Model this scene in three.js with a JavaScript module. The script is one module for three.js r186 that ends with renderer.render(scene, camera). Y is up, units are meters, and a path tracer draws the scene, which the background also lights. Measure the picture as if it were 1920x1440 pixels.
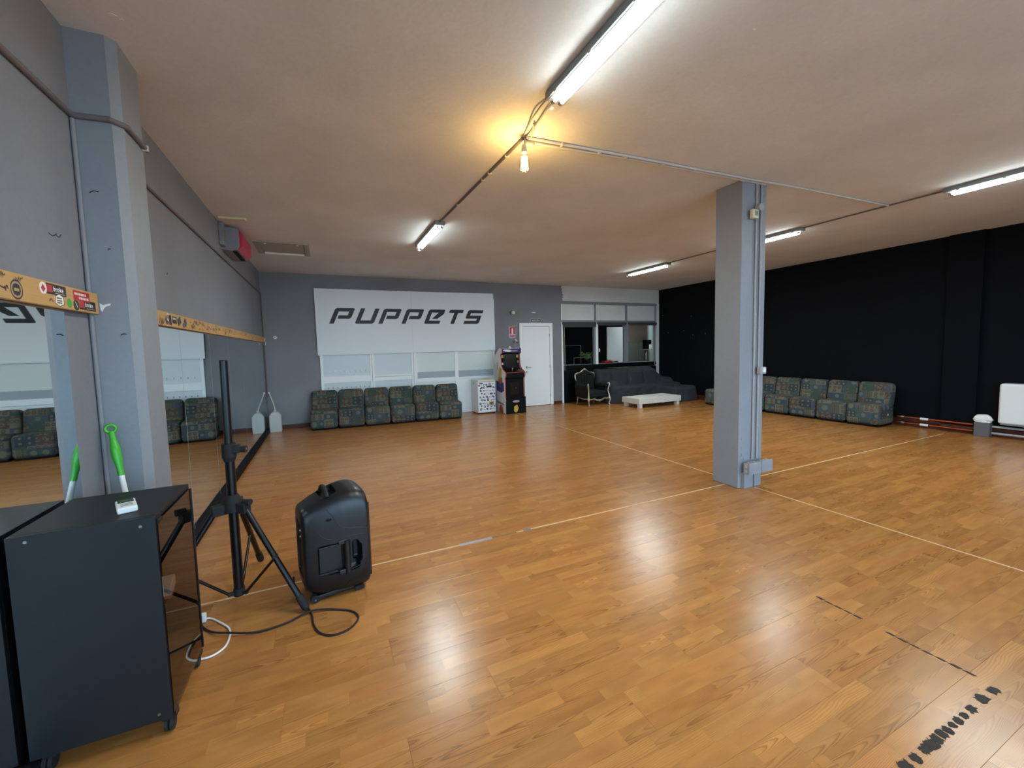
import * as THREE from 'three';
import { RoundedBoxGeometry } from 'three/addons/geometries/RoundedBoxGeometry.js';
import { mergeGeometries, mergeVertices } from 'three/addons/utils/BufferGeometryUtils.js';
import { MarchingCubes } from 'three/addons/objects/MarchingCubes.js';
import { RectAreaLightUniformsLib } from 'three/addons/lights/RectAreaLightUniformsLib.js';
import { Brush, Evaluator, SUBTRACTION } from 'three-bvh-csg';

// ---------------------------------------------------------------- camera, sky, daylight, exposure
const scene = new THREE.Scene();
const H = 3.04, XL = -1.04, XR = 8.96, ZB = -9.111, ZF = 2.1;      // ceiling, left wall, right wall, far wall, shop-front wall
const camera = new THREE.PerspectiveCamera(2 * Math.atan(720 / 765.36) * 180 / Math.PI, 4 / 3, 0.05, 120);
camera.position.set(0, 1.48, 0);
camera.rotation.order = 'YXZ';
camera.rotation.set(-0.0721, -0.4244, -0.0249);
camera.setViewOffset(1920, 1440, 5.84, 12.3, 1920, 1440);
const renderer = new THREE.WebGLRenderer({ antialias: true });
renderer.toneMapping = THREE.LinearToneMapping;
renderer.toneMappingExposure = 1.15;
renderer.shadowMap.enabled = true;
RectAreaLightUniformsLib.init();
const SKY = new THREE.Color().setRGB(0.50, 0.75, 1.0);
scene.background = SKY;                                               // an even, hazy sky outside the shop front
scene.backgroundIntensity = 7.2;
const TUBE = new THREE.Color().setRGB(0.88, 1.0, 1.0), TUBE_LIGHT = 130, TUBE_GLOW = 24;
const BULB = new THREE.Color().setRGB(1.0, 0.74, 0.36), BULB_LIGHT = 0.6;

// ---------------------------------------------------------------- helpers
let seed = 7;
const rnd = () => { seed = (seed * 1664525 + 1013904223) >>> 0; return seed / 4294967296; };
const rr = (a, b) => a + (b - a) * rnd();
const V = (x, y, z) => new THREE.Vector3(x, y, z);
const used = {};
const numbered = (n) => { const k = used[n] = (used[n] ?? -1) + 1; return k ? n + '_' + String(k).padStart(3, '0') : n; };
function mesh(name, geo, mat, parent) {
  const m = new THREE.Mesh(geo, mat); m.name = name; m.castShadow = m.receiveShadow = true;
  if (parent) parent.add(m); return m;
}
function thing(name, label, category, pos = [0, 0, 0], turn = 0, group) {
  const o = new THREE.Group(); o.name = numbered(name); o.position.set(...pos); o.rotation.y = turn;
  o.userData = { label, category }; if (group) o.userData.group = group;
  scene.add(o); return o;
}
function single(name, label, category, geo, mat, pos = [0, 0, 0], turn = 0, group) {
  const o = mesh(numbered(name), geo, mat); o.position.set(...pos); o.rotation.y = turn;
  o.userData = { label, category }; if (group) o.userData.group = group;
  scene.add(o); return o;
}
function struct(name, label) { const o = new THREE.Group(); o.name = name; o.userData = { kind: 'structure' }; if (label) o.userData.label = label; scene.add(o); return o; }
const box = (w, h, d, x = 0, y = 0, z = 0) => new THREE.BoxGeometry(w, h, d).translate(x, y, z);
const span = (x0, x1, y0, y1, z0, z1) => box(x1 - x0, y1 - y0, z1 - z0, (x0 + x1) / 2, (y0 + y1) / 2, (z0 + z1) / 2);
const rbox = (w, h, d, r, x = 0, y = 0, z = 0, s = 3) => new RoundedBoxGeometry(w, h, d, s, r).translate(x, y, z);
const rspan = (x0, x1, y0, y1, z0, z1, r = 0.006, s = 2) => rbox(x1 - x0, y1 - y0, z1 - z0, r, (x0 + x1) / 2, (y0 + y1) / 2, (z0 + z1) / 2, s);
function cyl(a, b, r0, r1 = r0, seg = 14) {
  const A = V(...a), B = V(...b), d = B.clone().sub(A), g = new THREE.CylinderGeometry(r1, r0, d.length(), seg);
  g.applyQuaternion(new THREE.Quaternion().setFromUnitVectors(V(0, 1, 0), d.clone().normalize()));
  return g.translate((A.x + B.x) / 2, (A.y + B.y) / 2, (A.z + B.z) / 2);
}
const ball = (r, x = 0, y = 0, z = 0, s = 14) => new THREE.SphereGeometry(r, s, Math.ceil(s * 0.7)).translate(x, y, z);
const tube = (pts, r, n = 40, s = 8, closed = false) => new THREE.TubeGeometry(new THREE.CatmullRomCurve3(pts.map((p) => V(...p)), closed, 'centripetal'), n, r, s, closed);
function swept(pts, radii, n = 36, s = 10) {                            // a tube whose radius follows a list
  const c = new THREE.CatmullRomCurve3(pts.map((p) => V(...p)), false, 'centripetal'), g = new THREE.TubeGeometry(c, n, 1, s, false), p = g.attributes.position;
  for (let i = 0; i <= n; i++) {
    const t = i / n, o = c.getPointAt(t), f = t * (radii.length - 1), k = Math.min(radii.length - 2, Math.floor(f)), r = radii[k] + (radii[k + 1] - radii[k]) * (f - k);
    for (let j = 0; j <= s; j++) { const q = i * (s + 1) + j; p.setXYZ(q, o.x + (p.getX(q) - o.x) * r, o.y + (p.getY(q) - o.y) * r, o.z + (p.getZ(q) - o.z) * r); }
  }
  // the curve point in TubeGeometry is taken at the same parameter
  g.computeVertexNormals(); return g;
}
function merge(list) {
  return mergeGeometries(list.map((g) => {
    g = g.index ? g.toNonIndexed() : g;
    for (const k of Object.keys(g.attributes)) if (!['position', 'normal', 'uv'].includes(k)) g.deleteAttribute(k);
    if (!g.attributes.uv) g.setAttribute('uv', new THREE.BufferAttribute(new Float32Array(g.attributes.position.count * 2), 2));
    if (!g.attributes.normal) g.computeVertexNormals();
    return g;
  }));
}
const pipe = (pts, r, s = 10) => merge(pts.slice(1).map((p, i) => cyl(pts[i], p, r, r, s)).concat(pts.slice(1, -1).map((p) => ball(r * 1.02, ...p, 10))));
function prism(poly, y0, y1) {                                          // polygon of [x, z], upright
  const s = new THREE.Shape(poly.map(([x, z]) => new THREE.Vector2(x, -z)));
  return new THREE.ExtrudeGeometry(s, { depth: y1 - y0, bevelEnabled: false }).rotateX(-Math.PI / 2).translate(0, y0, 0);
}
function plate(poly, depth, z = 0, bevel = 0, holes = []) {              // polygon of [x, y], depth along z
  const s = new THREE.Shape(poly.map((p) => new THREE.Vector2(...p)));
  for (const h of holes) s.holes.push(new THREE.Path(h.map((p) => new THREE.Vector2(...p))));
  return new THREE.ExtrudeGeometry(s, { depth, bevelEnabled: bevel > 0, bevelSize: bevel, bevelThickness: bevel, bevelSegments: 2, curveSegments: 8 }).translate(0, 0, z);
}
function uvm(g, k = 1, du = 0, dv = 0) {                                 // uv in metres by the way a face points
  g = g.index ? g.toNonIndexed() : g;
  const p = g.attributes.position, uv = new Float32Array(p.count * 2), a = V(), b = V(), c = V();
  for (let i = 0; i < p.count; i += 3) {
    a.fromBufferAttribute(p, i); b.fromBufferAttribute(p, i + 1); c.fromBufferAttribute(p, i + 2);
    const n = b.clone().sub(a).cross(c.clone().sub(a)); n.set(Math.abs(n.x), Math.abs(n.y), Math.abs(n.z));
    for (let j = 0; j < 3; j++) {
      const q = [a, b, c][j], w = n.y >= n.x && n.y >= n.z ? [q.x, q.z] : n.x >= n.z ? [q.z, q.y] : [q.x, q.y];
      uv[(i + j) * 2] = w[0] * k + du; uv[(i + j) * 2 + 1] = w[1] * k + dv;
    }
  }
  g.setAttribute('uv', new THREE.BufferAttribute(uv, 2)); return g;
}
function faceUV(g, x0, x1, y0, y1, ax = 'x', ay = 'y') {                 // lay one picture over a box of the object's own axes
  const p = g.attributes.position, uv = new Float32Array(p.count * 2), X = { x: 'getX', y: 'getY', z: 'getZ' };
  for (let i = 0; i < p.count; i++) { uv[2 * i] = (p[X[ax]](i) - x0) / (x1 - x0); uv[2 * i + 1] = (p[X[ay]](i) - y0) / (y1 - y0); }
  g.setAttribute('uv', new THREE.BufferAttribute(uv, 2)); return g;
}
function smooth(g) { for (const k of Object.keys(g.attributes)) if (k !== 'position') g.deleteAttribute(k); g = mergeVertices(g, 1e-4); g.computeVertexNormals(); return g; }

// noise
const PERM = new Float32Array(65536); for (let i = 0; i < 65536; i++) PERM[i] = rnd();
const hash = (x, y) => PERM[((x * 73 + y * 1579) ^ (x * 9277 + y * 26699)) & 65535];
function vn(x, y, px = 0, py = 0) {                                      // value noise, with a period if given
  const X = Math.floor(x), Y = Math.floor(y), fx = x - X, fy = y - Y, u = fx * fx * (3 - 2 * fx), v = fy * fy * (3 - 2 * fy);
  const m = (a, p) => p ? ((a % p) + p) % p : a, x0 = m(X, px), x1 = m(X + 1, px), y0 = m(Y, py), y1 = m(Y + 1, py);
  const a = hash(x0, y0), b = hash(x1, y0), c = hash(x0, y1), d = hash(x1, y1);
  return a + (b - a) * u + (c - a) * v + (a - b - c + d) * u * v;
}
function data(w, h, f, srgb = true) {                                    // f(u, v) -> [r, g, b] 0..255
  const a = new Uint8Array(w * h * 4);
  for (let y = 0, o = 0; y < h; y++) for (let x = 0; x < w; x++, o += 4) { const c = f(x / w, y / h, x, y); a[o] = c[0]; a[o + 1] = c[1]; a[o + 2] = c[2]; a[o + 3] = 255; }
  const t = new THREE.DataTexture(a, w, h); t.wrapS = t.wrapT = THREE.RepeatWrapping; t.magFilter = THREE.LinearFilter; t.minFilter = THREE.LinearMipmapLinearFilter; t.generateMipmaps = true;
  if (srgb) t.colorSpace = THREE.SRGBColorSpace; t.needsUpdate = true; return t;
}
function canvas(w, h, draw) {
  const c = document.createElement('canvas'); c.width = w; c.height = h; draw(c.getContext('2d'), w, h);
  const t = new THREE.CanvasTexture(c); t.colorSpace = THREE.SRGBColorSpace; t.wrapS = t.wrapT = THREE.RepeatWrapping; return t;
}
const std = (o) => new THREE.MeshStandardMaterial(o), phy = (o) => new THREE.MeshPhysicalMaterial(o);

// ---------------------------------------------------------------- textures
const fbm = (u, v, p, n = 4) => { let s = 0, a = 0.5, t = 0; for (let i = 0; i < n; i++, p *= 2, a *= 0.5) { s += a * vn(u * p, v * p, p, p); t += a; } return s / t; };
const plasterTex = data(512, 512, (u, v) => { const n = 222 + 26 * fbm(u, v, 4, 5) + 8 * (fbm(u, v, 128, 2) - 0.5); return [n, n, n]; });
const plasterBump = data(512, 512, (u, v) => { const n = 255 * (0.6 * fbm(u, v, 6, 3) + 0.25 * fbm(u, v, 32, 2) + 0.15 * fbm(u, v, 128, 2)); return [n, n, n]; }, false);
for (const t of [plasterTex, plasterBump]) t.repeat.set(0.5, 0.5);
const fineBump = data(256, 256, (u, v) => { const n = 255 * fbm(u, v, 64, 2); return [n, n, n]; }, false);

// six laminate boards, each printed with three rows of short strips (1.29 m x 0.195 m)
const BL = 1.29, BW = 0.195, NB = 6;
const woodTex = (() => {
  const rows = [];
  for (let b = 0; b < NB; b++) for (let s = 0; s < 3; s++) {
    const cuts = []; let x = rr(-0.35, -0.05);
    while (x < BL) { const L = rr(0.26, 0.62); cuts.push({ x0: x, x1: x + L, tone: rr(-1, 1), red: rr(-1, 1), off: rr(0, 90), yc: rr(-0.2, 1.2), cx: x + L * rr(0.1, 0.9), k: rr(0.5, 1.3), dir: rnd() < 0.5 ? -1 : 1, fig: rnd() }); x += L; }
    rows.push(cuts);
  }
  const W = 2048, HT = 2046, a = new Uint8Array(W * HT * 4), per = HT / NB;
  for (let j = 0; j < HT; j++) {
    const b = Math.min(NB - 1, Math.floor(j / per)), fy = (j - b * per) / per, s = Math.min(2, Math.floor(fy * 3)), yy = fy * 3 - s, cuts = rows[b * 3 + s];
    let ci = 0;
    for (let i = 0; i < W; i++) {
      const x = i / W * BL; while (x >= cuts[ci].x1 && ci < cuts.length - 1) ci++;
      const c = cuts[ci], Y = yy * 0.065, wx = vn(x * 5 + c.off, Y * 22 + c.off) - 0.5, wy = vn(x * 13 + c.off * 2, Y * 60) - 0.5;
      const dy = Y - c.yc * 0.065 + wy * 0.006;
      let g;
      if (c.fig > 0.42) g = (x - c.cx) * c.dir * 9 * c.k + dy * dy * 5200 * c.k + wx * 2.2;        // cathedral figure
      else g = dy * 210 * c.k + (x - c.cx) * 3 + wx * 2.6;                                           // straight figure
      const fr = g - Math.floor(g), line = Math.pow(1 - Math.min(1, Math.abs(fr - 0.82) / (fr > 0.82 ? 0.18 : 0.55)), 1.7);
      const fade = 0.25 + 0.95 * vn(x * 4 + c.off, Y * 30 + 7), fib = vn(x * 60 + c.off, Y * 2600) - 0.5, blot = vn(x * 9 + c.off * 3, Y * 40) - 0.5;
      const edge = (x - c.x0 < 0.0012 || (yy < 0.018 && s > 0)) ? 0.93 : 1;
      const d = line * fade * 0.2 * (0.5 + 0.7 * c.fig) - fib * 0.05 - blot * 0.09 - c.tone * 0.055, m = (1 - d) * edge, o = (j * W + i) * 4;
      a[o] = Math.min(255, 178 * m + 1.5 * c.red); a[o + 1] = Math.min(255, 121 * m * (1 - d * 0.25) - 1.5 * c.red); a[o + 2] = Math.max(0, Math.min(255, 64 * m * (1 - d * 0.5) - 1.5 * c.red)); a[o + 3] = 255;
    }
  }
  const t = new THREE.DataTexture(a, W, HT); t.wrapS = t.wrapT = THREE.ClampToEdgeWrapping; t.magFilter = THREE.LinearFilter; t.minFilter = THREE.LinearMipmapLinearFilter; t.generateMipmaps = true; t.colorSpace = THREE.SRGBColorSpace; t.needsUpdate = true; return t;
})();

// patchwork upholstery print, one metre square
const fabricTex = canvas(1024, 1024, (g, W) => {
  const P = { blue: '#35516c', blue2: '#456077', cream: '#8d8974', cream2: '#7c7a6a', green: '#3c5852', red: '#62403f', tan: '#746d58', navy: '#2c3b52' };
  g.fillStyle = P.cream2; g.fillRect(0, 0, W, W);
  const flower = (x, y, r, c1, c2) => { for (let k = 0; k < 6; k++) { g.fillStyle = c1; g.beginPath(); g.arc(x + Math.cos(k * 1.047) * r * 0.62, y + Math.sin(k * 1.047) * r * 0.62, r * 0.42, 0, 7); g.fill(); } g.fillStyle = c2; g.beginPath(); g.arc(x, y, r * 0.5, 0, 7); g.fill(); g.fillStyle = c1; g.beginPath(); g.arc(x, y, r * 0.2, 0, 7); g.fill(); };
  const blob = (x, y, r, c) => { g.fillStyle = c; for (let k = 0; k < 8; k++) { g.beginPath(); g.arc(x + Math.cos(k * 0.785) * r * 0.55, y + Math.sin(k * 0.785) * r * 0.55, r * 0.5, 0, 7); g.fill(); } };
  const patch = (x, y, w, h, kind) => {
    g.save(); g.beginPath(); g.rect(x, y, w, h); g.clip();
    if (kind === 0) { g.fillStyle = rnd() < 0.5 ? P.blue : P.blue2; g.fillRect(x, y, w, h); for (let k = 0; k < 26; k++) { g.fillStyle = P.navy; g.globalAlpha = 0.35; g.fillRect(x + rnd() * w, y + rnd() * h, rr(3, 14), rr(2, 6)); } g.globalAlpha = 1; blob(x + w * 0.5, y + h * 0.5, Math.min(w, h) * 0.3, P.cream); }
    if (kind === 1) { g.fillStyle = P.cream; g.fillRect(x, y, w, h); for (let k = 0; k < Math.max(1, Math.round(w * h / 7000)); k++) flower(x + w * (0.3 + 0.45 * (k % 2)), y + h * (0.3 + 0.42 * ((k >> 1) % 2)), 27, P.red, P.cream); }
    if (kind === 2) { g.fillStyle = P.green; g.fillRect(x, y, w, h); for (let k = 0; k < 12; k++) blob(x + rnd() * w, y + rnd() * h, rr(5, 11), rnd() < 0.5 ? P.cream2 : P.blue); }
    if (kind === 3) { for (let i = 0; i < w; i += 24) for (let j = 0; j < h; j += 24) { g.fillStyle = [(P.red), P.cream2, P.tan, P.red][((i / 24) * 7 + (j / 24) * 3 + ((i * j) >> 6)) & 3]; g.fillRect(x + i, y + j, 23, 23); } blob(x + w * 0.35, y + h * 0.5, 15, P.cream); }
    if (kind === 4) { g.fillStyle = P.tan; g.fillRect(x, y, w, h); for (let i = 0; i < w; i += 34) for (let j = 0; j < h; j += 30) { g.fillStyle = [P.blue, P.navy, P.green][(i + j) % 3]; g.beginPath(); g.ellipse(x + i + 12, y + j + 12, 12, 7, (i + j) % 5, 0, 7); g.fill(); } }
    if (kind === 5) { g.fillStyle = P.navy; g.fillRect(x, y, w, h); for (let k = 0; k < 4; k++) blob(x + w * (0.28 + 0.45 * (k & 1)), y + h * (0.28 + 0.45 * (k >> 1)), 17, P.cream); }
    g.restore();
  };
  let y = 0; const order = [3, 1, 0, 2, 4, 5, 1, 0];
  for (let r = 0, q = 0; y < W; r++) { const h = [150, 110, 170, 124][r % 4]; let x = 0; while (x < W) { let w = Math.round(rr(110, 230)); if (W - x - w < 90) w = W - x; patch(x, y, w, h, order[(q++ * 5 + r * 3) % 8]); x += w; } y += h; }
  g.globalAlpha = 0.34; g.fillStyle = '#565c58'; g.fillRect(0, 0, W, W); for (let k = 0; k < 42000; k++) { g.globalAlpha = 0.13; g.fillStyle = rnd() < 0.5 ? '#1c2228' : '#d0c8b4'; g.fillRect(rnd() * W, rnd() * W, 3, 2); } g.globalAlpha = 1;
});
const script = (g, x, y, w, c, t = 2) => { g.strokeStyle = c; g.lineWidth = t; g.beginPath(); for (let k = 0; k <= 9; k++) { const px = x + w * k / 9, py = y + (rnd() - 0.5) * w * 0.55; k ? g.lineTo(px, py) : g.moveTo(px, py); } g.stroke(); };
function pineRail(len, px, draw) {
  return canvas(px, Math.round(px * 0.1 / len), (g, W, h) => {
    g.fillStyle = '#c59a5e'; g.fillRect(0, 0, W, h);
    for (let k = 0; k < 90; k++) { g.globalAlpha = rr(0.05, 0.16); g.strokeStyle = rnd() < 0.6 ? '#9a6c34' : '#dcb87c'; g.lineWidth = rr(0.6, 2); const y = rnd() * h, x = rnd() * W; g.beginPath(); g.moveTo(x, y); g.bezierCurveTo(x + W * 0.1, y + rr(-4, 4), x + W * 0.2, y + rr(-4, 4), x + W * rr(0.25, 0.5), y + rr(-3, 3)); g.stroke(); }
    g.globalAlpha = 1; draw(g, W, h);
  });
}
// ---------------------------------------------------------------- materials
const M = {
  greyWall: std({ color: '#8c8e95', map: plasterTex, bumpMap: plasterBump, bumpScale: 0.004, roughness: 0.75 }),
  column: std({ color: '#969aa0', map: plasterTex, bumpMap: plasterBump, bumpScale: 0.004, roughness: 0.55 }),
  ceiling: std({ color: '#ececec', map: plasterTex, bumpMap: plasterBump, bumpScale: 0.003, roughness: 0.85 }),
  blackWall: phy({ color: '#0d0e12', map: plasterTex, bumpMap: plasterBump, bumpScale: 0.004, roughness: 0.9, specularIntensity: 0.25 }),
  whiteWall: std({ color: '#e2e5e3', map: plasterTex, roughness: 0.8 }),
  subfloor: std({ color: '#6e4d2c', roughness: 0.9 }),
  floor: phy({ map: woodTex, roughness: 0.26 }),
  whitePaint: std({ color: '#eff5f6', roughness: 0.45 }),
  banner: std({ color: '#e6eff4', roughness: 0.6 }),
  frost: std({ color: '#cfdade', roughness: 0.35 }),
  frost2: std({ color: '#d8e2e0', roughness: 0.35 }),
  band: std({ color: '#a2aeb4', roughness: 0.4 }),
  lettering: std({ color: '#16181b', roughness: 0.5 }),
  frameGrey: std({ color: '#7f868a', roughness: 0.45 }),
  glass: phy({ color: '#ffffff', transmission: 1, thickness: 0, roughness: 0.0, ior: 1.5 }),
  smoked: phy({ color: '#a89c92', transmission: 1, thickness: 0, roughness: 0.01, ior: 1.5 }),
  mirror: std({ color: '#e2eef0', metalness: 1, roughness: 0.015 }),
  black: phy({ color: '#060709', roughness: 0.6, specularIntensity: 0.35 }),
  blackGloss: std({ color: '#08090b', roughness: 0.25 }),
  cabinet: std({ color: '#0b131a', roughness: 0.5, bumpMap: fineBump, bumpScale: 0.0002 }),
  cabinetTop: std({ color: '#0c0d10', roughness: 0.48, bumpMap: fineBump, bumpScale: 0.0002 }),
  plastic: std({ color: '#101216', roughness: 0.38, bumpMap: fineBump, bumpScale: 0.0002 }),
  blackMetal: std({ color: '#0c0d10', roughness: 0.32, metalness: 0.2 }),
  rubber: std({ color: '#17181a', roughness: 0.8 }),
  chrome: std({ color: '#c9ccd0', roughness: 0.2, metalness: 1 }),
  steel: std({ color: '#9a9da0', roughness: 0.35, metalness: 1 }),
  silver: std({ color: '#c7bda8', roughness: 0.35, metalness: 0.75 }),
  conduit: std({ color: '#a3a1a0', roughness: 0.5 }),
  conduitPale: std({ color: '#c8c4bf', roughness: 0.5 }),
  conduitGrey: std({ color: '#85868c', roughness: 0.55 }),
  conduitDark: std({ color: '#6d6668', roughness: 0.55 }),
  clip: std({ color: '#cfc9be', roughness: 0.5 }),
  copper: std({ color: '#8f4628', roughness: 0.38, metalness: 0.85 }),
  terracotta: std({ color: '#4e2115', roughness: 0.55 }),
  white: std({ color: '#e4e6e4', roughness: 0.4 }),
  cream: std({ color: '#d9d2b2', roughness: 0.5 }),
  jug: phy({ color: '#cfd6d6', roughness: 0.4, transmission: 0.25, thickness: 0 }),
  fabric: std({ color: '#d2d0c6', map: fabricTex, roughness: 0.95, bumpMap: fineBump, bumpScale: 0.0012 }),
  velvet: phy({ color: '#050507', roughness: 0.9, sheen: 0.5, sheenColor: new THREE.Color('#20222c'), sheenRoughness: 0.5 }),
  greyCloth: std({ color: '#303237', roughness: 0.95, bumpMap: fineBump, bumpScale: 0.001 }),
  red: std({ color: '#b3262a', roughness: 0.5 }),
  orangeEdge: std({ color: '#c23c26', roughness: 0.4 }),
  green: std({ color: '#3fae2c', roughness: 0.35 }),
  pink: std({ color: '#c2264f', roughness: 0.4 }),
  tapeBeige: std({ color: '#d0ab7c', roughness: 0.6 }),
  tapeSilver: std({ color: '#a9a8ac', roughness: 0.35, metalness: 0.4 }),
  tapeBlack: std({ color: '#221c18', roughness: 0.6 }),
  leaf: phy({ color: '#4f7a3a', roughness: 0.5, transmission: 0.2, thickness: 0, side: THREE.DoubleSide }),
  plasterChip: std({ color: '#e9e7e2', roughness: 0.8 }),
  pavement: std({ color: '#9c9890', roughness: 0.9 }),
};

// ---------------------------------------------------------------- floor: boards of printed laminate
{
  const fl = struct('floor', 'honey-coloured laminate floor of short printed strips');
  mesh('subfloor', span(XL - 0.2, XR + 0.2, -0.16, -0.0035, ZB - 0.2, ZF + 0.2), M.subfloor, fl);
  const cache = {};
  const boardGeo = (v, flip, u0, u1, w) => {
    const key = [v, flip, u0.toFixed(3), u1.toFixed(3), w.toFixed(3)].join(); if (cache[key]) return cache[key];
    const L = (u1 - u0) * BL, gap = 0.0002, c = 0.0006, d = 0.0010, x0 = gap, x1 = L - gap, z0 = gap, z1 = w - gap, p = [], uv = [], nn = [];
    const T = [[x0 + c, z0 + c], [x1 - c, z0 + c], [x1 - c, z1 - c], [x0 + c, z1 - c]], B = [[x0, z0], [x1, z0], [x1, z1], [x0, z1]];
    const put = (q, y, n) => { p.push(q[0], y, q[1]); let U = u0 + q[0] / BL, W = q[1] / BW; if (flip) { U = 1 - U; W = 1 - W; } uv.push(U, (v + 0.004 + W * 0.992) / NB); nn.push(...n); };
    const up = [0, 1, 0];
    for (const k of [0, 2, 1, 0, 3, 2]) put(T[k], 0, up);
    for (let k = 0; k < 4; k++) { const j = (k + 1) % 4, n = [[0, 0.8, -0.6], [0.6, 0.8, 0], [0, 0.8, 0.6], [-0.6, 0.8, 0]][k]; for (const [q, y] of [[T[k], 0], [T[j], 0], [B[j], -d], [T[k], 0], [B[j], -d], [B[k], -d]]) put(q, y, n); }
    const g = new THREE.BufferGeometry(); g.setAttribute('position', new THREE.Float32BufferAttribute(p, 3)); g.setAttribute('uv', new THREE.Float32BufferAttribute(uv, 2)); g.setAttribute('normal', new THREE.Float32BufferAttribute(nn, 3));
    return cache[key] = g;
  };
  const boards = []; camera.updateMatrixWorld(true); camera.updateProjectionMatrix();
  const inv = camera.matrixWorld.clone().invert();
  let off = 0.2;
  for (let z = ZB, r = 0; z < ZF; z += BW, r++) {
    off = (off + 0.41 + rr(-0.06, 0.06)) % BL; const w = Math.min(BW, ZF - z); let x = XL - off;
    while (x < XR) {
      const a = Math.max(x, XL), b = Math.min(x + BL, XR);
      if (b - a > 0.02) {
        let s = 0; for (const [fx, fz] of [[0, 0], [1, 0], [0, 1], [1, 1], [0.5, 0.5]]) { const c = V(a + (b - a) * fx, 0, z + w * fz).applyMatrix4(inv); if (c.z < -0.2) { const X = c.x / -c.z * 765 / 960, Y = c.y / -c.z * 765 / 720; if (Math.abs(X) < 1 && Math.abs(Y) < 1) s = Math.max(s, (b - a) / Math.pow(-c.z, 3)); } }
        boards.push({ a, z, s, g: boardGeo(Math.floor(rnd() * NB), rnd() < 0.5, (a - x) / BL, (b - x) / BL, w) });
      }
      x += BL;
    }
  }
  boards.sort((p, q) => q.s - p.s);
  const rest = [];
  boards.forEach((o, i) => { if (i < 296) { const m = mesh('floor_board' + (i ? '_' + String(i).padStart(3, '0') : ''), o.g, M.floor, fl); m.position.set(o.a, 0, o.z); } else rest.push(o.g.clone().translate(o.a, 0, o.z)); });
  const m = mesh('floor_boards', mergeGeometries(rest), M.floor, fl); m.userData.kind = 'stuff';
}

// ---------------------------------------------------------------- ceiling
{
  const c = struct('ceiling', 'matt beige plaster ceiling');
  mesh('ceiling_slab', uvm(span(XL - 0.2, XR + 0.2, H, H + 0.2, ZB - 0.2, ZF + 0.2)), M.ceiling, c);
  const chip = (x, z, s) => { const poly = []; for (let k = 0; k < 9; k++) { const a = k / 9 * 6.283, r = s * rr(0.5, 1.1); poly.push([x + Math.cos(a) * r, z + Math.sin(a) * r * 0.6]); } mesh('paint_chip', prism(poly, H - 0.0015, H + 0.004), M.plasterChip, c); };
  chip(-0.797, -2.53, 0.022); chip(-0.77, -2.55, 0.01); chip(2.051, -1.445, 0.012);
}

// ---------------------------------------------------------------- left wall with its pilaster
{
  const w = struct('wall_left', 'grey plaster wall above the mirrors');
  mesh('wall_plaster', uvm(span(XL - 0.2, XL, 0, H, ZB - 0.2, ZF + 0.2)), M.greyWall, w);
  const tr = struct('wall_pilaster_1', 'painted pilaster standing out of the left wall'), pil = mesh('pilaster', uvm(prism([[XL - 0.01, -2.70], [-0.888, -2.70], [-0.853, -2.733], [-0.853, -2.975], [XL - 0.01, -2.975]], 0, H)), M.column, tr);  // pilaster belongs to the left wall, held as its own structure
  const chip = plate([[-0.998, 1.752], [-0.985, 1.742], [-0.972, 1.747], [-0.955, 1.752], [-0.957, 1.742], [-0.975, 1.735], [-0.985, 1.722], [-0.99, 1.708], [-0.996, 1.72]], 0.003, -2.7025);
  mesh('paint_chip', chip, M.plasterChip, pil);
  for (const [x, y, s] of [[-0.978, 2.295, 0.018], [-0.915, 1.60, 0.012], [-0.94, 2.02, 0.006]]) mesh('scuff_mark', tube([[x - s, y - s * 0.6, -2.699], [x, y, -2.699], [x + s, y - s * 0.2, -2.699]], 0.0022, 8, 5), M.rubber, pil);
  for (const [z, y, s] of [[-2.455, 2.019, 0.03], [-2.50, 2.024, 0.02], [-3.9, 2.1, 0.012]]) mesh('scuff_mark', tube([[XL + 0.0005, y, z + s], [XL + 0.0005, y - 0.006, z], [XL + 0.0005, y + 0.01, z - s]], 0.0018, 8, 5), M.rubber, w);
  const b = struct('baseboard_left', 'black skirting under the wall mirrors');
  mesh('skirting_board', rspan(XL, XL + 0.045, 0.0, 0.055, -8.95, -2.98, 0.004), M.black, b);
  mesh('skirting_board', rspan(XL, XL + 0.045, 0.0, 0.055, -2.695, 1.2, 0.004), M.black, b);
}

// ---------------------------------------------------------------- far wall: grey plaster, white part over the glazed partition
{
  const w = struct('wall_back', 'grey plaster wall with a white stretch above the glazed partition');
  mesh('wall_plaster', uvm(span(XL - 0.2, 5.64, 0, H, ZB - 0.14, ZB)), M.greyWall, w);
  mesh('wall_header', uvm(span(5.64, XR + 0.2, 2.655, H, ZB - 0.14, ZB)), M.whiteWall, w);
  mesh('wall_post', uvm(span(8.86, XR + 0.2, 0, 2.655, ZB - 0.14, ZB + 0.012)), M.whiteWall, w);
  // grey paint that ends in a ragged edge on the white
  mesh('paint_edge', plate([[5.63, 2.66], [5.70, 2.665], [5.665, 2.74], [5.72, 2.73], [5.68, 2.79], [5.715, 2.80], [5.66, 2.86], [5.70, 2.87], [5.655, 2.92], [5.685, 2.95], [5.65, 2.985], [5.67, 3.04], [5.63, 3.04]], 0.002, ZB - 0.0005), M.greyWall, w);
  const b = struct('baseboard_back', 'terracotta skirting');
  for (const [a, c] of [[-0.98, -0.08], [3.78, 4.40], [5.36, 5.63]]) mesh('skirting_board', rspan(a, c, 0.0, 0.075, ZB, ZB + 0.012, 0.003), M.terracotta, b);
}
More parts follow.
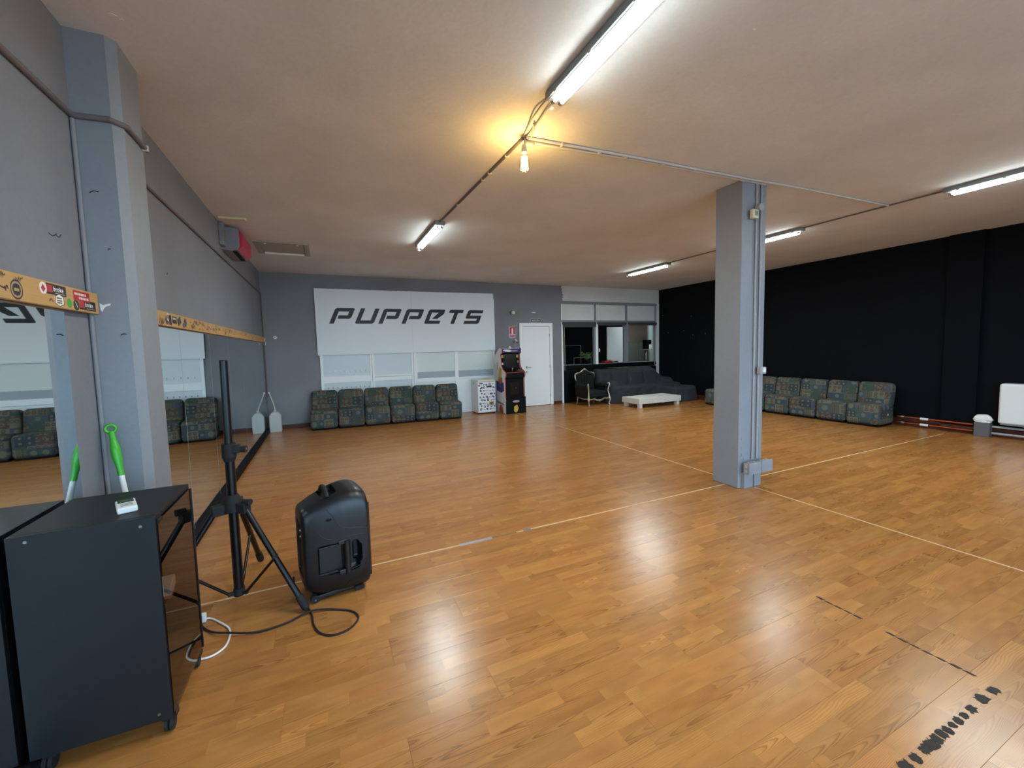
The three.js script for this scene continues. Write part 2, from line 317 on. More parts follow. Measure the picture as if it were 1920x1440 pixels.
// ---------------------------------------------------------------- right wall: black
{
  const w = struct('wall_right', 'matt black wall with a shallow pilaster');
  mesh('wall_plaster', uvm(span(XR, XR + 0.2, 0, H, ZB - 0.2, ZF + 0.2)), M.blackWall, w);
  mesh('pilaster', uvm(span(XR - 0.06, XR + 0.01, 0, H, -3.04, -2.66)), M.blackWall, w);
  for (const [z, y] of [[-8.9, 1.8], [-8.75, 1.8], [-8.2, 1.83], [-7.9, 1.7], [-8.95, 2.3], [-7.95, 2.2], [-7.5, 1.72]]) mesh('wall_plug', ball(0.006, XR, y, z, 8), M.white, w);
  mesh('paint_patch', span(XR - 0.006, XR, H - 0.028, H, -2.98, -2.80), std({ color: '#b0622f', roughness: 0.7 }), w);
  const b = struct('baseboard_right', 'terracotta skirting');
  mesh('skirting_board', rspan(XR - 0.012, XR, 0.0, 0.12, ZB, -3.05, 0.003), M.terracotta, b);
  mesh('skirting_board', rspan(XR - 0.072, XR - 0.06, 0.0, 0.12, -3.04, -2.66, 0.003), M.terracotta, b);
  mesh('skirting_board', rspan(XR - 0.012, XR, 0.0, 0.12, -2.655, ZF, 0.003), M.terracotta, b);
}
// ---------------------------------------------------------------- unseen shop front behind the camera: tall windows placed to daylight the room
{
  const w = struct('unseen_wall_front', 'unseen grey shop-front wall behind the camera, its windows placed to light the room'), xs = [[-0.45, 1.75], [2.05, 4.15], [4.45, 6.35]], y0 = 0.12, y1 = 2.72, g = [];
  let a = XL - 0.2; for (const [p, q] of xs) { g.push(span(a, p, 0, H, ZF, ZF + 0.2)); g.push(span(p, q, 0, y0, ZF, ZF + 0.2), span(p, q, y1, H, ZF, ZF + 0.2)); a = q; } g.push(span(a, XR + 0.2, 0, H, ZF, ZF + 0.2));
  mesh('wall_plaster', uvm(merge(g)), M.greyWall, w);
  xs.forEach(([p, q], i) => {
    const o = struct('window_' + (i + 3)), m = (p + q) / 2, F = 0.05;  // unseen window, placed to bring daylight onto column, pilaster and floor
    for (const [s, t, u, v] of [[p, p + F, y0, y1], [q - F, q, y0, y1], [p + F, q - F, y0, y0 + F], [p + F, q - F, y1 - F, y1], [m - F / 2, m + F / 2, y0 + F, y1 - F]]) mesh('frame_bar', rspan(s, t, u, v, ZF + 0.07, ZF + 0.12, 0.004), M.frameGrey, o);
    for (const [s, t] of [[p + F, m - F / 2], [m + F / 2, q - F]]) mesh('pane', new THREE.PlaneGeometry(t - s, y1 - y0 - 2 * F).translate((s + t) / 2, (y0 + y1) / 2, ZF + 0.095), M.glass, o);
  });
  const out = struct('pavement', 'street paving outside the shop front'); mesh('paving_slab', span(-20, 28, -0.25, -0.16, ZF + 0.2, 24), M.pavement, out);
}

// ---------------------------------------------------------------- concrete column in the room
const COL = { x0: 3.755, x1: 4.11, z0: -3.035, z1: -2.74 };
{
  const o = struct('column', 'square grey concrete column standing free on the floor where the floor strips cross'); o.userData.category = 'column';
  mesh('shaft', uvm(rspan(COL.x0, COL.x1, 0, H, COL.z0, COL.z1, 0.008, 2)), M.column, o);
  mesh('cable_cover', rspan(3.80, 3.935, 0.0, 0.16, COL.z1, COL.z1 + 0.035, 0.004), M.column, o);
  mesh('cable_cover', rspan(3.955, 4.06, 0.0, 0.16, COL.z1, COL.z1 + 0.03, 0.004), M.column, o);
  for (let k = 0; k < 7; k++) { const x = rr(3.77, 3.84), y = rr(0.05, 0.55), s = rr(0.006, 0.016); mesh('scuff_mark', tube([[x, y, COL.z1 + 0.0004], [x + s * 0.4, y + s, COL.z1 + 0.0004], [x, y + s * 2, COL.z1 + 0.0004]], 0.0016, 6, 5), M.conduitDark, o); }
}
const zc = COL.z1;
[[3.945, 'left'], [4.015, 'right']].forEach(([x], i) => {
  const o = thing('conduit_pipe', i ? 'grey conduit pipe down the column carrying the small switch box' : 'grey conduit pipe down the column under the cream thermostat', 'conduit', [x, 0, zc + 0.011], 0, 'conduit pipes on the column');
  mesh('pipe', cyl([0, 0.285, 0], [0, H - 0.005, 0], 0.009, 0.009, 12), M.conduit, o);
  for (const y of i ? [0.62, 1.02, 1.62, 2.22, 2.94] : [1.75, 2.45, 2.94]) mesh('pipe_clip', rbox(0.024, 0.022, 0.02, 0.003, 0, y, 0.001), M.conduit, o);
});
{
  const t = thing('thermostat', 'small cream thermostat box high on the column', 'thermostat', [3.875, 2.67, zc]);
  mesh('casing', rbox(0.085, 0.085, 0.035, 0.006, 0, 0.045, 0.0385), M.cream, t);
  mesh('display', rbox(0.045, 0.045, 0.004, 0.001, 0.008, 0.05, 0.057), M.frameGrey, t);
  const j = thing('junction_box', 'round grey junction box above the cream thermostat', 'junction box', [3.945, 2.785, zc]);
  mesh('box_body', cyl([0, 0, 0.02], [0, 0, 0.058], 0.036, 0.034, 24), M.conduit, j); mesh('box_lid', cyl([0, 0, 0.058], [0, 0, 0.066], 0.037, 0.033, 24), M.conduit, j);
  const s = thing('switch_box', 'small grey wall switch box at breast height on the column', 'switch', [4.02, 1.155, zc]);
  mesh('box_body', rbox(0.085, 0.07, 0.045, 0.006, 0, 0.035, 0.043), M.conduit, s); mesh('rocker', rbox(0.045, 0.04, 0.008, 0.002, 0.008, 0.037, 0.067), M.white, s);
  for (const [x, w, l] of [[3.868, 0.185, 'grey cable junction box at the column foot with open side knockouts'], [4.050, 0.17, 'grey cable junction box jutting past the column edge at its foot']]) {
    const o = thing('junction_box', l, 'junction box', [x, 0.16, zc + 0.0355], 0, 'boxes at the column foot');
    mesh('box_body', rbox(w - 0.012, 0.105, 0.05, 0.004, 0, 0.055, 0.026), M.conduit, o); mesh('box_lid', rbox(w, 0.118, 0.018, 0.005, 0, 0.06, 0.06), M.column, o);
    for (let k = 0; k < 3; k++) mesh('knockout', cyl([-0.05 + k * 0.045, 0.105, 0.025], [-0.05 + k * 0.045, 0.118, 0.025], 0.014, 0.011, 12), M.conduit, o);
    if (x < 3.9) for (const y of [0.03, 0.075]) mesh('knockout', cyl([-w / 2 + 0.008, y, 0.025], [-w / 2 - 0.006, y, 0.025], 0.016, 0.012, 12), M.conduit, o);
  }
}

// ---------------------------------------------------------------- lamps
function lamp(x, z0, z1, label) {
  const L = z1 - z0, o = thing('ceiling_lamp', label, 'ceiling lamp', [x, H, (z0 + z1) / 2], 0, 'tube lamps on the ceiling'), cov = 0.058;
  mesh('housing', rbox(0.122, 0.044, L, 0.008, 0, -0.0225, 0), M.frameGrey, o);
  mesh('reflector', rbox(0.09, 0.006, L - 0.03, 0.002, 0, -0.0465, 0), M.white, o);
  const em = std({ color: '#ffffff', emissive: TUBE, emissiveIntensity: TUBE_GLOW, roughness: 0.4 });
  for (const s of [-1, 1]) {
    const t = mesh('lamp_tube', cyl([s * 0.025, -0.066, -L / 2 + 0.06], [s * 0.025, -0.066, L / 2 - 0.06], 0.013, 0.013, 14), em, o);
    for (const e of [-1, 1]) mesh('tube_end', cyl([s * 0.025, -0.066, e * (L / 2 - 0.06)], [s * 0.025, -0.066, e * (L / 2 - 0.035)], 0.0135, 0.0135, 14), M.steel, t);
  }
  const arc = []; for (let k = 0; k <= 16; k++) { const a = Math.PI * k / 16; arc.push([Math.cos(a) * 0.055, -0.042 - Math.pow(Math.sin(a), 0.75) * cov]); }
  const p = [], n = []; for (let k = 0; k < 16; k++) for (const [q, z] of [[k, -1], [k + 1, -1], [k + 1, 1], [k, -1], [k + 1, 1], [k, 1]]) p.push(arc[q][0], arc[q][1], z * (L / 2 - 0.012));
  const cg = new THREE.BufferGeometry(); cg.setAttribute('position', new THREE.Float32BufferAttribute(p, 3)); 
  mesh('lamp_cover', smooth(cg), M.glass, o);
  for (const e of [-1, 1]) mesh('end_cap', plate(arc.map(([a, b]) => [a, b]), 0.010, e > 0 ? L / 2 - 0.012 : -L / 2 + 0.002), M.glass, o);
  for (let k = 0; k < 4; k++) for (const s of [-1, 1]) mesh('cover_clip', rbox(0.008, 0.03, 0.02, 0.002, s * 0.056, -0.04, (k - 1.5) * L * 0.27), M.steel, o);
  const li = new THREE.RectAreaLight(TUBE, TUBE_LIGHT, 0.08, L - 0.12); li.name = 'tube_light'; li.position.set(0, -0.112, 0); li.rotation.x = -Math.PI / 2; o.add(li);
}
lamp(1.385, -2.29, -1.03, 'twin-tube ceiling lamp next to the bare bulb');
lamp(1.375, -6.13, -4.95, 'twin-tube ceiling lamp facing the lettered banner');
lamp(6.11, -7.10, -5.95, 'tube ceiling lamp above the pallet-style coffee table');
lamp(6.11, -4.72, -3.55, 'tube ceiling lamp beyond the concrete column');
lamp(6.09, -2.13, -0.95, 'tube ceiling lamp near the white radiator');
{
  const b = thing('pendant_bulb', 'bare warm bulb hanging from the cable crossing', 'light bulb', [1.43, H, -2.79]);
  mesh('cord', tube([[0, -0.002, 0], [0.004, -0.03, 0], [0, -0.06, 0], [0, -0.075, 0]], 0.004, 12, 8), M.conduit, b);
  mesh('socket', new THREE.LatheGeometry([[0.001, -0.062], [0.012, -0.064], [0.017, -0.075], [0.02, -0.1], [0.021, -0.118], [0.018, -0.128], [0.001, -0.128]].map((p) => new THREE.Vector2(...p)), 20), M.conduit, b);
  const gl = mesh('bulb_globe', new THREE.LatheGeometry([[0.013, -0.125], [0.018, -0.135], [0.03, -0.15], [0.038, -0.175], [0.04, -0.2], [0.038, -0.225], [0.031, -0.247], [0.018, -0.26], [0.001, -0.264]].map((p) => new THREE.Vector2(...p)), 24), phy({ color: '#ffe9b8', transmission: 1, thickness: 0, roughness: 0, ior: 1.45 }), b);
  const f = []; for (let k = 0; k < 8; k++) { const a = k * 0.785; f.push(cyl([Math.cos(a) * 0.02, -0.152, Math.sin(a) * 0.02], [Math.cos(a) * 0.026, -0.245, Math.sin(a) * 0.026], 0.0045, 0.0045, 8)); }
  mesh('filament', merge(f), std({ color: '#fff2d0', emissive: BULB, emissiveIntensity: 26, roughness: 0.5 }), gl);
  const l = new THREE.PointLight(BULB, BULB_LIGHT, 0, 2); l.name = 'bulb_light'; l.position.set(0, -0.2, 0); l.castShadow = true; l.shadow.radius = 1.2; b.add(l);
}
// ---------------------------------------------------------------- surface cables and conduits on the ceiling and walls
const cableRun = (name, label, cat, pts, r, mat, clips = [], group) => {
  const o = thing(name, label, cat, [0, 0, 0], 0, group); mesh('pipe', pipe(pts, r), mat, o);
  for (const c of clips) mesh('pipe_clip', rbox(...c), M.clip, o); return o;
};
const yc = H - 0.012;
cableRun('conduit_pipe', 'conduit along the ceiling from the bulb to the lamp facing the banner', 'conduit', [[1.435, yc, -2.80], [1.375, yc, -4.955]], 0.011, M.conduitDark, [3.1, 3.45, 3.6, 4.3].map((z) => [0.034, 0.026, 0.016, 0.003, 1.44 - (z - 2.8) * 0.028, yc - 0.002, -z]));
cableRun('conduit_pipe', 'upper of the two conduits across the ceiling from bulb to column', 'conduit', [[1.47, yc, -2.79], [2.47, yc, -2.742], [3.79, yc, -2.695], [4.47, yc, -2.655], [6.11, yc, -2.615]], 0.0105, M.conduitPale, [1.75, 2.35, 3.1].map((x) => [0.016, 0.026, 0.03, 0.003, x, yc - 0.002, -2.79 + (x - 1.47) * 0.04]));
cableRun('conduit_pipe', 'lower of the two conduits across the ceiling from bulb to column', 'conduit', [[1.50, yc - 0.006, -2.835], [2.47, yc, -2.773], [4.00, yc, -2.722], [4.06, yc, -2.720]], 0.012, M.conduitPale, [2.1, 2.75].map((x) => [0.02, 0.028, 0.03, 0.003, x, yc - 0.002, -2.80 + (x - 1.5) * 0.042]));
{
  const j = thing('pipe_coupling', 'grey coupling at the bulb end of the ceiling conduit', 'coupling', [1.485, yc - 0.012, -2.838]);
  mesh('sleeve', cyl([-0.02, 0, 0], [0.04, 0, 0], 0.018, 0.018, 16), M.conduit, j); mesh('collar', cyl([0.04, 0, 0], [0.055, 0, 0], 0.022, 0.016, 16), M.conduit, j);
}
for (const [k, l] of [[0, 'loose grey flex bowed between the bulb and the nearby tube lamp'], [1, 'taut grey flex between the bulb and the nearby tube lamp'], [2, 'slack flex looped from the bulb cord to the ceiling cable']])
  single('cable', l, 'cable', tube([[[1.43, H - 0.004, -2.80], [1.395, H - 0.02, -2.66], [1.355, H - 0.03, -2.5], [1.36, H - 0.01, -2.36], [1.375, H - 0.012, -2.285]], [[1.45, H - 0.012, -2.81], [1.43, H - 0.02, -2.6], [1.405, H - 0.02, -2.4], [1.40, H - 0.03, -2.285]], [[1.43, H - 0.004, -2.78], [1.46, H - 0.03, -2.74], [1.44, H - 0.028, -2.66], [1.41, H - 0.012, -2.60]]][k], 0.0055, 30, 7), M.conduit, [0, 0, 0], 0, 'flexes at the bulb');
cableRun('conduit_pipe', 'thin conduit linking the tube lamps along the black wall side', 'conduit', [[6.11, yc, -5.955], [6.11, yc, -4.715]], 0.008, M.conduitDark);
cableRun('conduit_pipe', 'thin conduit from the column row to the lamp near the radiator', 'conduit', [[6.11, yc, -3.555], [6.10, yc, -2.125]], 0.008, M.conduitDark);
const yw = 2.635;
cableRun('conduit_pipe', 'dark conduit running along the left wall toward the shop front', 'conduit', [[XL + 0.012, yw, 1.9], [XL + 0.012, yw, -2.688], [-0.89, yw + 0.005, -2.688], [-0.841, yw + 0.002, -2.735], [-0.841, yw, -2.99]], 0.013, M.conduitDark, [[0.03, 0.03, 0.02, 0.004, -0.841, yw, -2.965]]);
cableRun('conduit_pipe', 'dark conduit along the left wall under the pink air conditioner and down the corner', 'conduit', [[XL + 0.012, yw, -2.985], [XL + 0.012, yw, -9.09], [XL + 0.014, 1.9, -9.095], [XL + 0.014, 0.72, -9.095]], 0.011, M.conduitDark);
cableRun('conduit_pipe', 'grey conduit down the front edge of the painted pilaster', 'conduit', [[XL + 0.011, yw - 0.015, -2.6895], [XL + 0.011, 0.06, -2.6895]], 0.0095, M.conduitGrey);
// ---------------------------------------------------------------- mirrors and the wooden rails above them
{
  const zs = [-2.98, -4.05, -4.97, -5.86, -6.72, -7.66, -8.95], words = ['between the pilaster and the first seam', 'second from the pilaster', 'third from the pilaster', 'fourth from the pilaster', 'fifth from the pilaster', 'in the far corner beside the white canister'];
  for (let i = 0; i < 6; i++) {
    const a = zs[i] - 0.0025, b = zs[i + 1] + 0.0025, o = thing('wall_mirror', 'tall frameless wall mirror panel ' + words[i], 'mirror', [XL, 0.055, (a + b) / 2], 0, 'mirror panels on the left wall');
    mesh('mirror_backing', span(0.0005, 0.003, 0, 1.64, b - (a + b) / 2, a - (a + b) / 2), M.white, o);
    mesh('mirror_glass', span(0.0031, 0.006, 0, 1.638, b - (a + b) / 2 + 0.001, a - (a + b) / 2 - 0.001), M.mirror, o);
  }
  const o = thing('wall_mirror', 'tall wall mirror beside the black cabinet, under the sticker-covered rail', 'mirror', [XL, 0.055, -1.43], 0, 'mirror panels on the left wall');
  mesh('mirror_backing', span(0.0005, 0.003, 0, 1.64, -1.04, 1.03), M.white, o); mesh('mirror_glass', span(0.0031, 0.006, 0, 1.638, -1.039, 1.029), M.mirror, o);
}
{
  const L1 = 2.1, nearTex = pineRail(L1, 2048, (g, W, h) => {                     // u runs from the shop front toward the pilaster
    const X = (z) => (-0.585 - z) / L1 * W, Y = (y) => (1.795 - y) / 0.1 * h, S = W / L1;
    const cx = X(-2.094), cy = Y(1.735); g.fillStyle = '#2a2426'; g.beginPath(); g.ellipse(cx, cy, 0.034 * S, 0.036 * S, 0, 0, 7); g.fill(); g.strokeStyle = '#b09070'; g.lineWidth = 0.008 * S; g.beginPath(); g.arc(cx, cy, 0.026 * S, 0, 7); g.stroke(); g.fillStyle = '#2a2836'; g.fillRect(cx - 0.015 * S, cy - 0.018 * S, 0.032 * S, 0.036 * S); g.fillStyle = '#a99a4a'; g.fillRect(cx - 0.014 * S, cy - 0.005 * S, 0.028 * S, 0.011 * S);
    script(g, X(-2.085), Y(1.777), 0.05 * S, '#3a2a20', 3); script(g, X(-2.01), Y(1.737), 0.04 * S, '#241c16', 5); script(g, X(-2.01), Y(1.78), 0.03 * S, '#241c16', 3); script(g, X(-2.285), Y(1.722), 0.03 * S, '#2c2018', 3);
    const tag = (z0, z1, yt, yb) => { const x = X(z0), w = X(z1) - x, y = Y(yt), k = Y(yb) - y; g.fillStyle = '#1b1826'; g.fillRect(x, y, w, k); g.fillStyle = '#b8323e'; g.fillRect(x, y + k * 0.12, w * 0.3, k * 0.7); g.fillStyle = '#f2efe8'; g.font = 'bold ' + Math.round(k * 0.62) + 'px sans-serif'; g.fillText('broke', x + w * 0.33, y + k * 0.66, w * 0.66); g.fillRect(x + w * 0.42, y + k * 0.8, w * 0.5, k * 0.05); };
    tag(-2.273, -2.411, 1.788, 1.745); tag(-2.51, -2.655, 1.748, 1.705);
    g.fillStyle = '#efe9e2'; g.beginPath(); g.ellipse(X(-2.252), Y(1.764), 0.024 * S, 0.024 * S, 0, 0, 7); g.fill(); g.fillStyle = '#b8384a'; g.beginPath(); g.moveTo(X(-2.252), Y(1.78)); g.lineTo(X(-2.268), Y(1.762)); g.lineTo(X(-2.252), Y(1.747)); g.lineTo(X(-2.238), Y(1.762)); g.fill();
    g.fillStyle = '#f2f0ea'; g.strokeStyle = '#2a2624'; g.lineWidth = 2.5; g.beginPath(); for (const [z, y] of [[-2.33, 1.742], [-2.36, 1.752], [-2.388, 1.742], [-2.388, 1.712], [-2.356, 1.701], [-2.326, 1.712]]) g.lineTo(X(z), Y(y)); g.closePath(); g.fill(); g.stroke(); g.fillStyle = '#4a4644'; for (const y of [1.737, 1.727, 1.718]) g.fillRect(X(-2.338), Y(y), 0.036 * S, 0.005 * S);
    g.fillStyle = '#4aa33a'; g.beginPath(); g.ellipse(X(-2.43), Y(1.722), 0.02 * S, 0.02 * S, 0.3, 0, 7); g.fill(); g.fillStyle = '#1f2a22'; g.beginPath(); g.arc(X(-2.485), Y(1.72), 0.024 * S, 0, 7); g.fill(); g.strokeStyle = '#d8dcd0'; g.lineWidth = 5; g.beginPath(); g.moveTo(X(-2.478), Y(1.734)); g.lineTo(X(-2.495), Y(1.71)); g.stroke();
    g.fillStyle = '#b32626'; g.fillRect(X(-2.466), Y(1.786), 0.139 * S, 0.046 * S); g.fillStyle = '#eddcd4'; g.fillRect(X(-2.475), Y(1.777), 0.1 * S, 0.011 * S); g.fillRect(X(-2.51), Y(1.76), 0.085 * S, 0.011 * S); g.fillStyle = '#b32626'; for (let k = 0; k < 9; k++) g.fillRect(X(-2.475) + k * 0.0125 * S, Y(1.777), 2.5, 0.03 * S);
    script(g, X(-2.545), Y(1.703), 0.06 * S, '#6a4a2a', 2);
  });
  const L2 = 5.92, farTex = pineRail(L2, 2048, (g, W, h) => {
    const X = (z) => (-2.98 - z) / L2 * W, S = W / L2, dot = (z, y, r, c) => { g.fillStyle = c; g.beginPath(); g.ellipse(X(z), y * h, r * S, r * S, 0, 0, 7); g.fill(); };
    script(g, X(-3.5), h * 0.6, 0.1 * S, '#4a3420', 2); script(g, X(-3.52), h * 0.8, 0.08 * S, '#4a3420', 2);
    dot(-3.66, 0.55, 0.035, '#39364a'); dot(-3.68, 0.35, 0.03, '#d8cfc8'); dot(-3.68, 0.35, 0.018, '#b05a58');
    g.fillStyle = '#262a2c'; g.fillRect(X(-3.70), h * 0.18, 0.05 * S, h * 0.7); g.fillRect(X(-3.77), h * 0.22, 0.1 * S, h * 0.5); g.fillStyle = '#c9c6bc'; g.fillRect(X(-3.78), h * 0.3, 0.07 * S, h * 0.14);
    g.fillStyle = '#3c4450'; g.save(); g.translate(X(-3.93), h * 0.5); g.rotate(-0.4); g.fillRect(-0.04 * S, -0.03 * S, 0.085 * S, 0.055 * S); g.restore(); dot(-4.03, 0.75, 0.02, '#3a4678'); dot(-4.08, 0.5, 0.035, '#43465c');
    for (let k = 0; k < 46; k++) script(g, X(rr(-4.2, -5.9)), h * rr(0.2, 0.85), rr(0.03, 0.09) * S, '#4e3a22', rr(1, 2.2));
    for (let k = 0; k < 18; k++) script(g, X(rr(-6, -8.2)), h * rr(0.2, 0.85), rr(0.03, 0.09) * S, '#6a5030', 1.2);
  });
  const rail = (z0, z1, tex, label) => {
    const o = thing('wooden_rail', label, 'rail', [XL, 1.695, (z0 + z1) / 2], 0, 'pine rails above the mirrors'), L = z1 - z0, g = rbox(0.02, 0.1, L, 0.003, 0.033, 0.05, 0);
    const p = g.attributes.position, uv = new Float32Array(p.count * 2); for (let i = 0; i < p.count; i++) { uv[2 * i] = (L / 2 - p.getZ(i)) / L; uv[2 * i + 1] = p.getY(i) / 0.1; } g.setAttribute('uv', new THREE.BufferAttribute(uv, 2));
    mesh('board', g, std({ map: tex, roughness: 0.6 }), o);
    for (let k = 0; k < Math.ceil(L / 1.2); k++) mesh('spacer', box(0.022, 0.06, 0.04, 0.0115, 0.05, -L / 2 + L * (k + 0.5) / Math.ceil(L / 1.2)), M.black, o);
    return o;
  };
  rail(-2.685, -0.585, nearTex, 'pine rail with large round and rectangular stickers ending at the pilaster');
  const r = rail(-8.90, -2.98, farTex, 'long pine rail covered in felt-pen signatures above the row of mirrors');
  const e = thing('cable_stub', 'white cable end at the far end of the long pine rail', 'cable', [XL, 1.70, -8.94]); mesh('stub', rbox(0.05, 0.05, 0.03, 0.008, 0.03, 0.05, 0), M.clip, e); mesh('cable_tail', tube([[0.04, 0.03, 0], [0.06, 0.0, 0.01], [0.05, -0.05, 0.0]], 0.006, 12, 6), M.clip, e);
}
// ---------------------------------------------------------------- white banner with lettering, and the white window under it
{
  const b = thing('wall_banner', 'wide white lettered board on the grey wall', 'banner', [1.81, 1.425, ZB]);
  const X0 = -1.92, X1 = 1.925, Y = 1.335;
  mesh('banner_panel', plate([[X0 + 0.008, 0], [-0.008, 0.004], [-0.008, Y], [X0, Y]], 0.012, 0.036), M.banner, b);
  mesh('banner_panel', plate([[-0.006, 0.004], [X1 + 0.02, 0.008], [X1 + 0.02, Y - 0.13], [X1 + 0.005, Y - 0.12], [X1, Y + 0.012], [-0.006, Y]], 0.012, 0.036), M.banner, b);
  for (const y of [0.04, Y - 0.06]) mesh('batten', span(X0 + 0.05, X1 - 0.05, y, y + 0.03, 0.001, 0.0355), M.whitePaint, b);
  // letters: a slanted block face, drawn from its strokes
  const hgt = 0.318, sw = 0.088, sh = 0.43, th = 0.07;
  const letters = {
    P: (w) => [[[0, 0], [sw, 0], [sw, hgt - th], [w - sw, hgt - th], [w - sw, 0.1 + th], [sw + 0.03, 0.1 + th], [sw + 0.03, 0.1], [w - 0.03, 0.1], [w, 0.13], [w, hgt - 0.02], [w - 0.02, hgt], [0.03, hgt], [0, hgt - 0.03]]],
    U: (w) => [[[0.02, 0], [w - 0.03, 0], [w, 0.03], [w, hgt], [w - sw, hgt], [w - sw, th], [sw, th], [sw, hgt], [0, hgt], [0, 0.02]]],
    E: (w) => [[[0.02, 0], [w - 0.02, 0], [w - 0.02, th], [sw, th], [sw, hgt - th], [w - 0.13, hgt - th], [sw + 0.05, 0.11], [sw + 0.17, 0.11], [w, 0.215], [w, hgt - 0.02], [w - 0.02, hgt], [0.03, hgt], [0, hgt - 0.03], [0, 0.02]]],
    T: (w) => [[[0.13, 0], [0.13 + sw, 0], [0.13 + sw, hgt - th], [w, hgt - th], [w, hgt - 0.015], [w - 0.015, hgt], [0.02, hgt], [0, hgt - 0.02], [0, hgt - th], [0.13, hgt - th]]],
    S: (w) => [[[0.0, 0], [w - 0.03, 0], [w, 0.03], [w, 0.19], [sw, 0.19], [sw, hgt - th], [w, hgt - th], [w, hgt - 0.015], [w - 0.015, hgt], [0.03, hgt], [0, hgt - 0.03], [0, 0.14], [0.02, 0.12], [w - sw, 0.12], [w - sw, th], [0, th]]],
  };
  for (const [c, x, w] of [['P', 0.137, 0.375], ['U', 0.623, 0.375], ['P', 1.091, 0.37], ['P', 1.571, 0.378], ['E', 2.06, 0.37], ['T', 2.535, 0.33], ['S', 2.975, 0.372]])
    for (const poly of letters[c](w)) mesh('letter_' + c.toLowerCase(), plate(poly.map(([a, y]) => [a + x - 1.81 + y * sh, y + 2.06 - 1.425]), 0.0025, 0.048), M.lettering, b);
}
{
  const w = struct('window_1', 'white painted shop window frame with frosted panes under the banner'), Z = ZB;
  const fr = (a, b, c, d, z = 0.03) => mesh('frame_bar', rspan(a, b, c, d, Z + 0.001, Z + z, 0.004), M.whitePaint, w);
  fr(-0.07, -0.02, 0, 1.5); fr(0.885, 0.925, 0, 1.5); fr(0.93, 0.975, 0, 1.5); fr(1.755, 1.80, 0, 1.5); fr(1.805, 1.88, 0, 1.5); fr(2.745, 2.83, 0, 1.5); fr(3.71, 3.745, 0, 1.5, 0.033);
  fr(-0.02, 0.885, 0.85, 0.985, 0.027); fr(0.975, 1.755, 0.845, 0.93, 0.027); fr(0.975, 1.755, 0.935, 0.97, 0.034); fr(1.88, 2.745, 0.75, 0.85, 0.024); fr(2.83, 3.71, 0.79, 0.835, 0.024); fr(-0.02, 3.71, 0, 0.13, 0.02);
  const pn = (a, b, c, d, m = M.frost) => mesh('pane', span(a, b, c, d, Z + 0.0008, Z + 0.008), m, w);
  pn(-0.02, 0.885, 0.985, 1.44); pn(-0.02, 0.885, 0.13, 0.85); pn(0.975, 1.755, 0.97, 1.44); pn(0.975, 1.755, 0.13, 0.845); pn(1.88, 2.745, 0.99, 1.44, M.frost2); pn(1.88, 2.745, 0.13, 0.75, M.whitePaint); pn(2.83, 3.71, 0.985, 1.44, M.frost2); pn(2.83, 3.71, 0.13, 0.79, M.whitePaint);
  pn(1.88, 2.745, 0.85, 0.99, M.band); pn(2.83, 3.71, 0.835, 0.985, M.band);
  for (let k = 0; k < 8; k++) mesh('bright_stud', rbox(0.032, 0.04, 0.02, 0.006, 0.09 + k * 0.103, 1.085, Z + 0.018), M.white, w);
  for (let k = 0; k < 10; k++) mesh('dark_stud', rbox(0.014, 0.03, 0.012, 0.004, 0.06 + k * 0.088, 0.745, Z + 0.012), M.frameGrey, w);
}
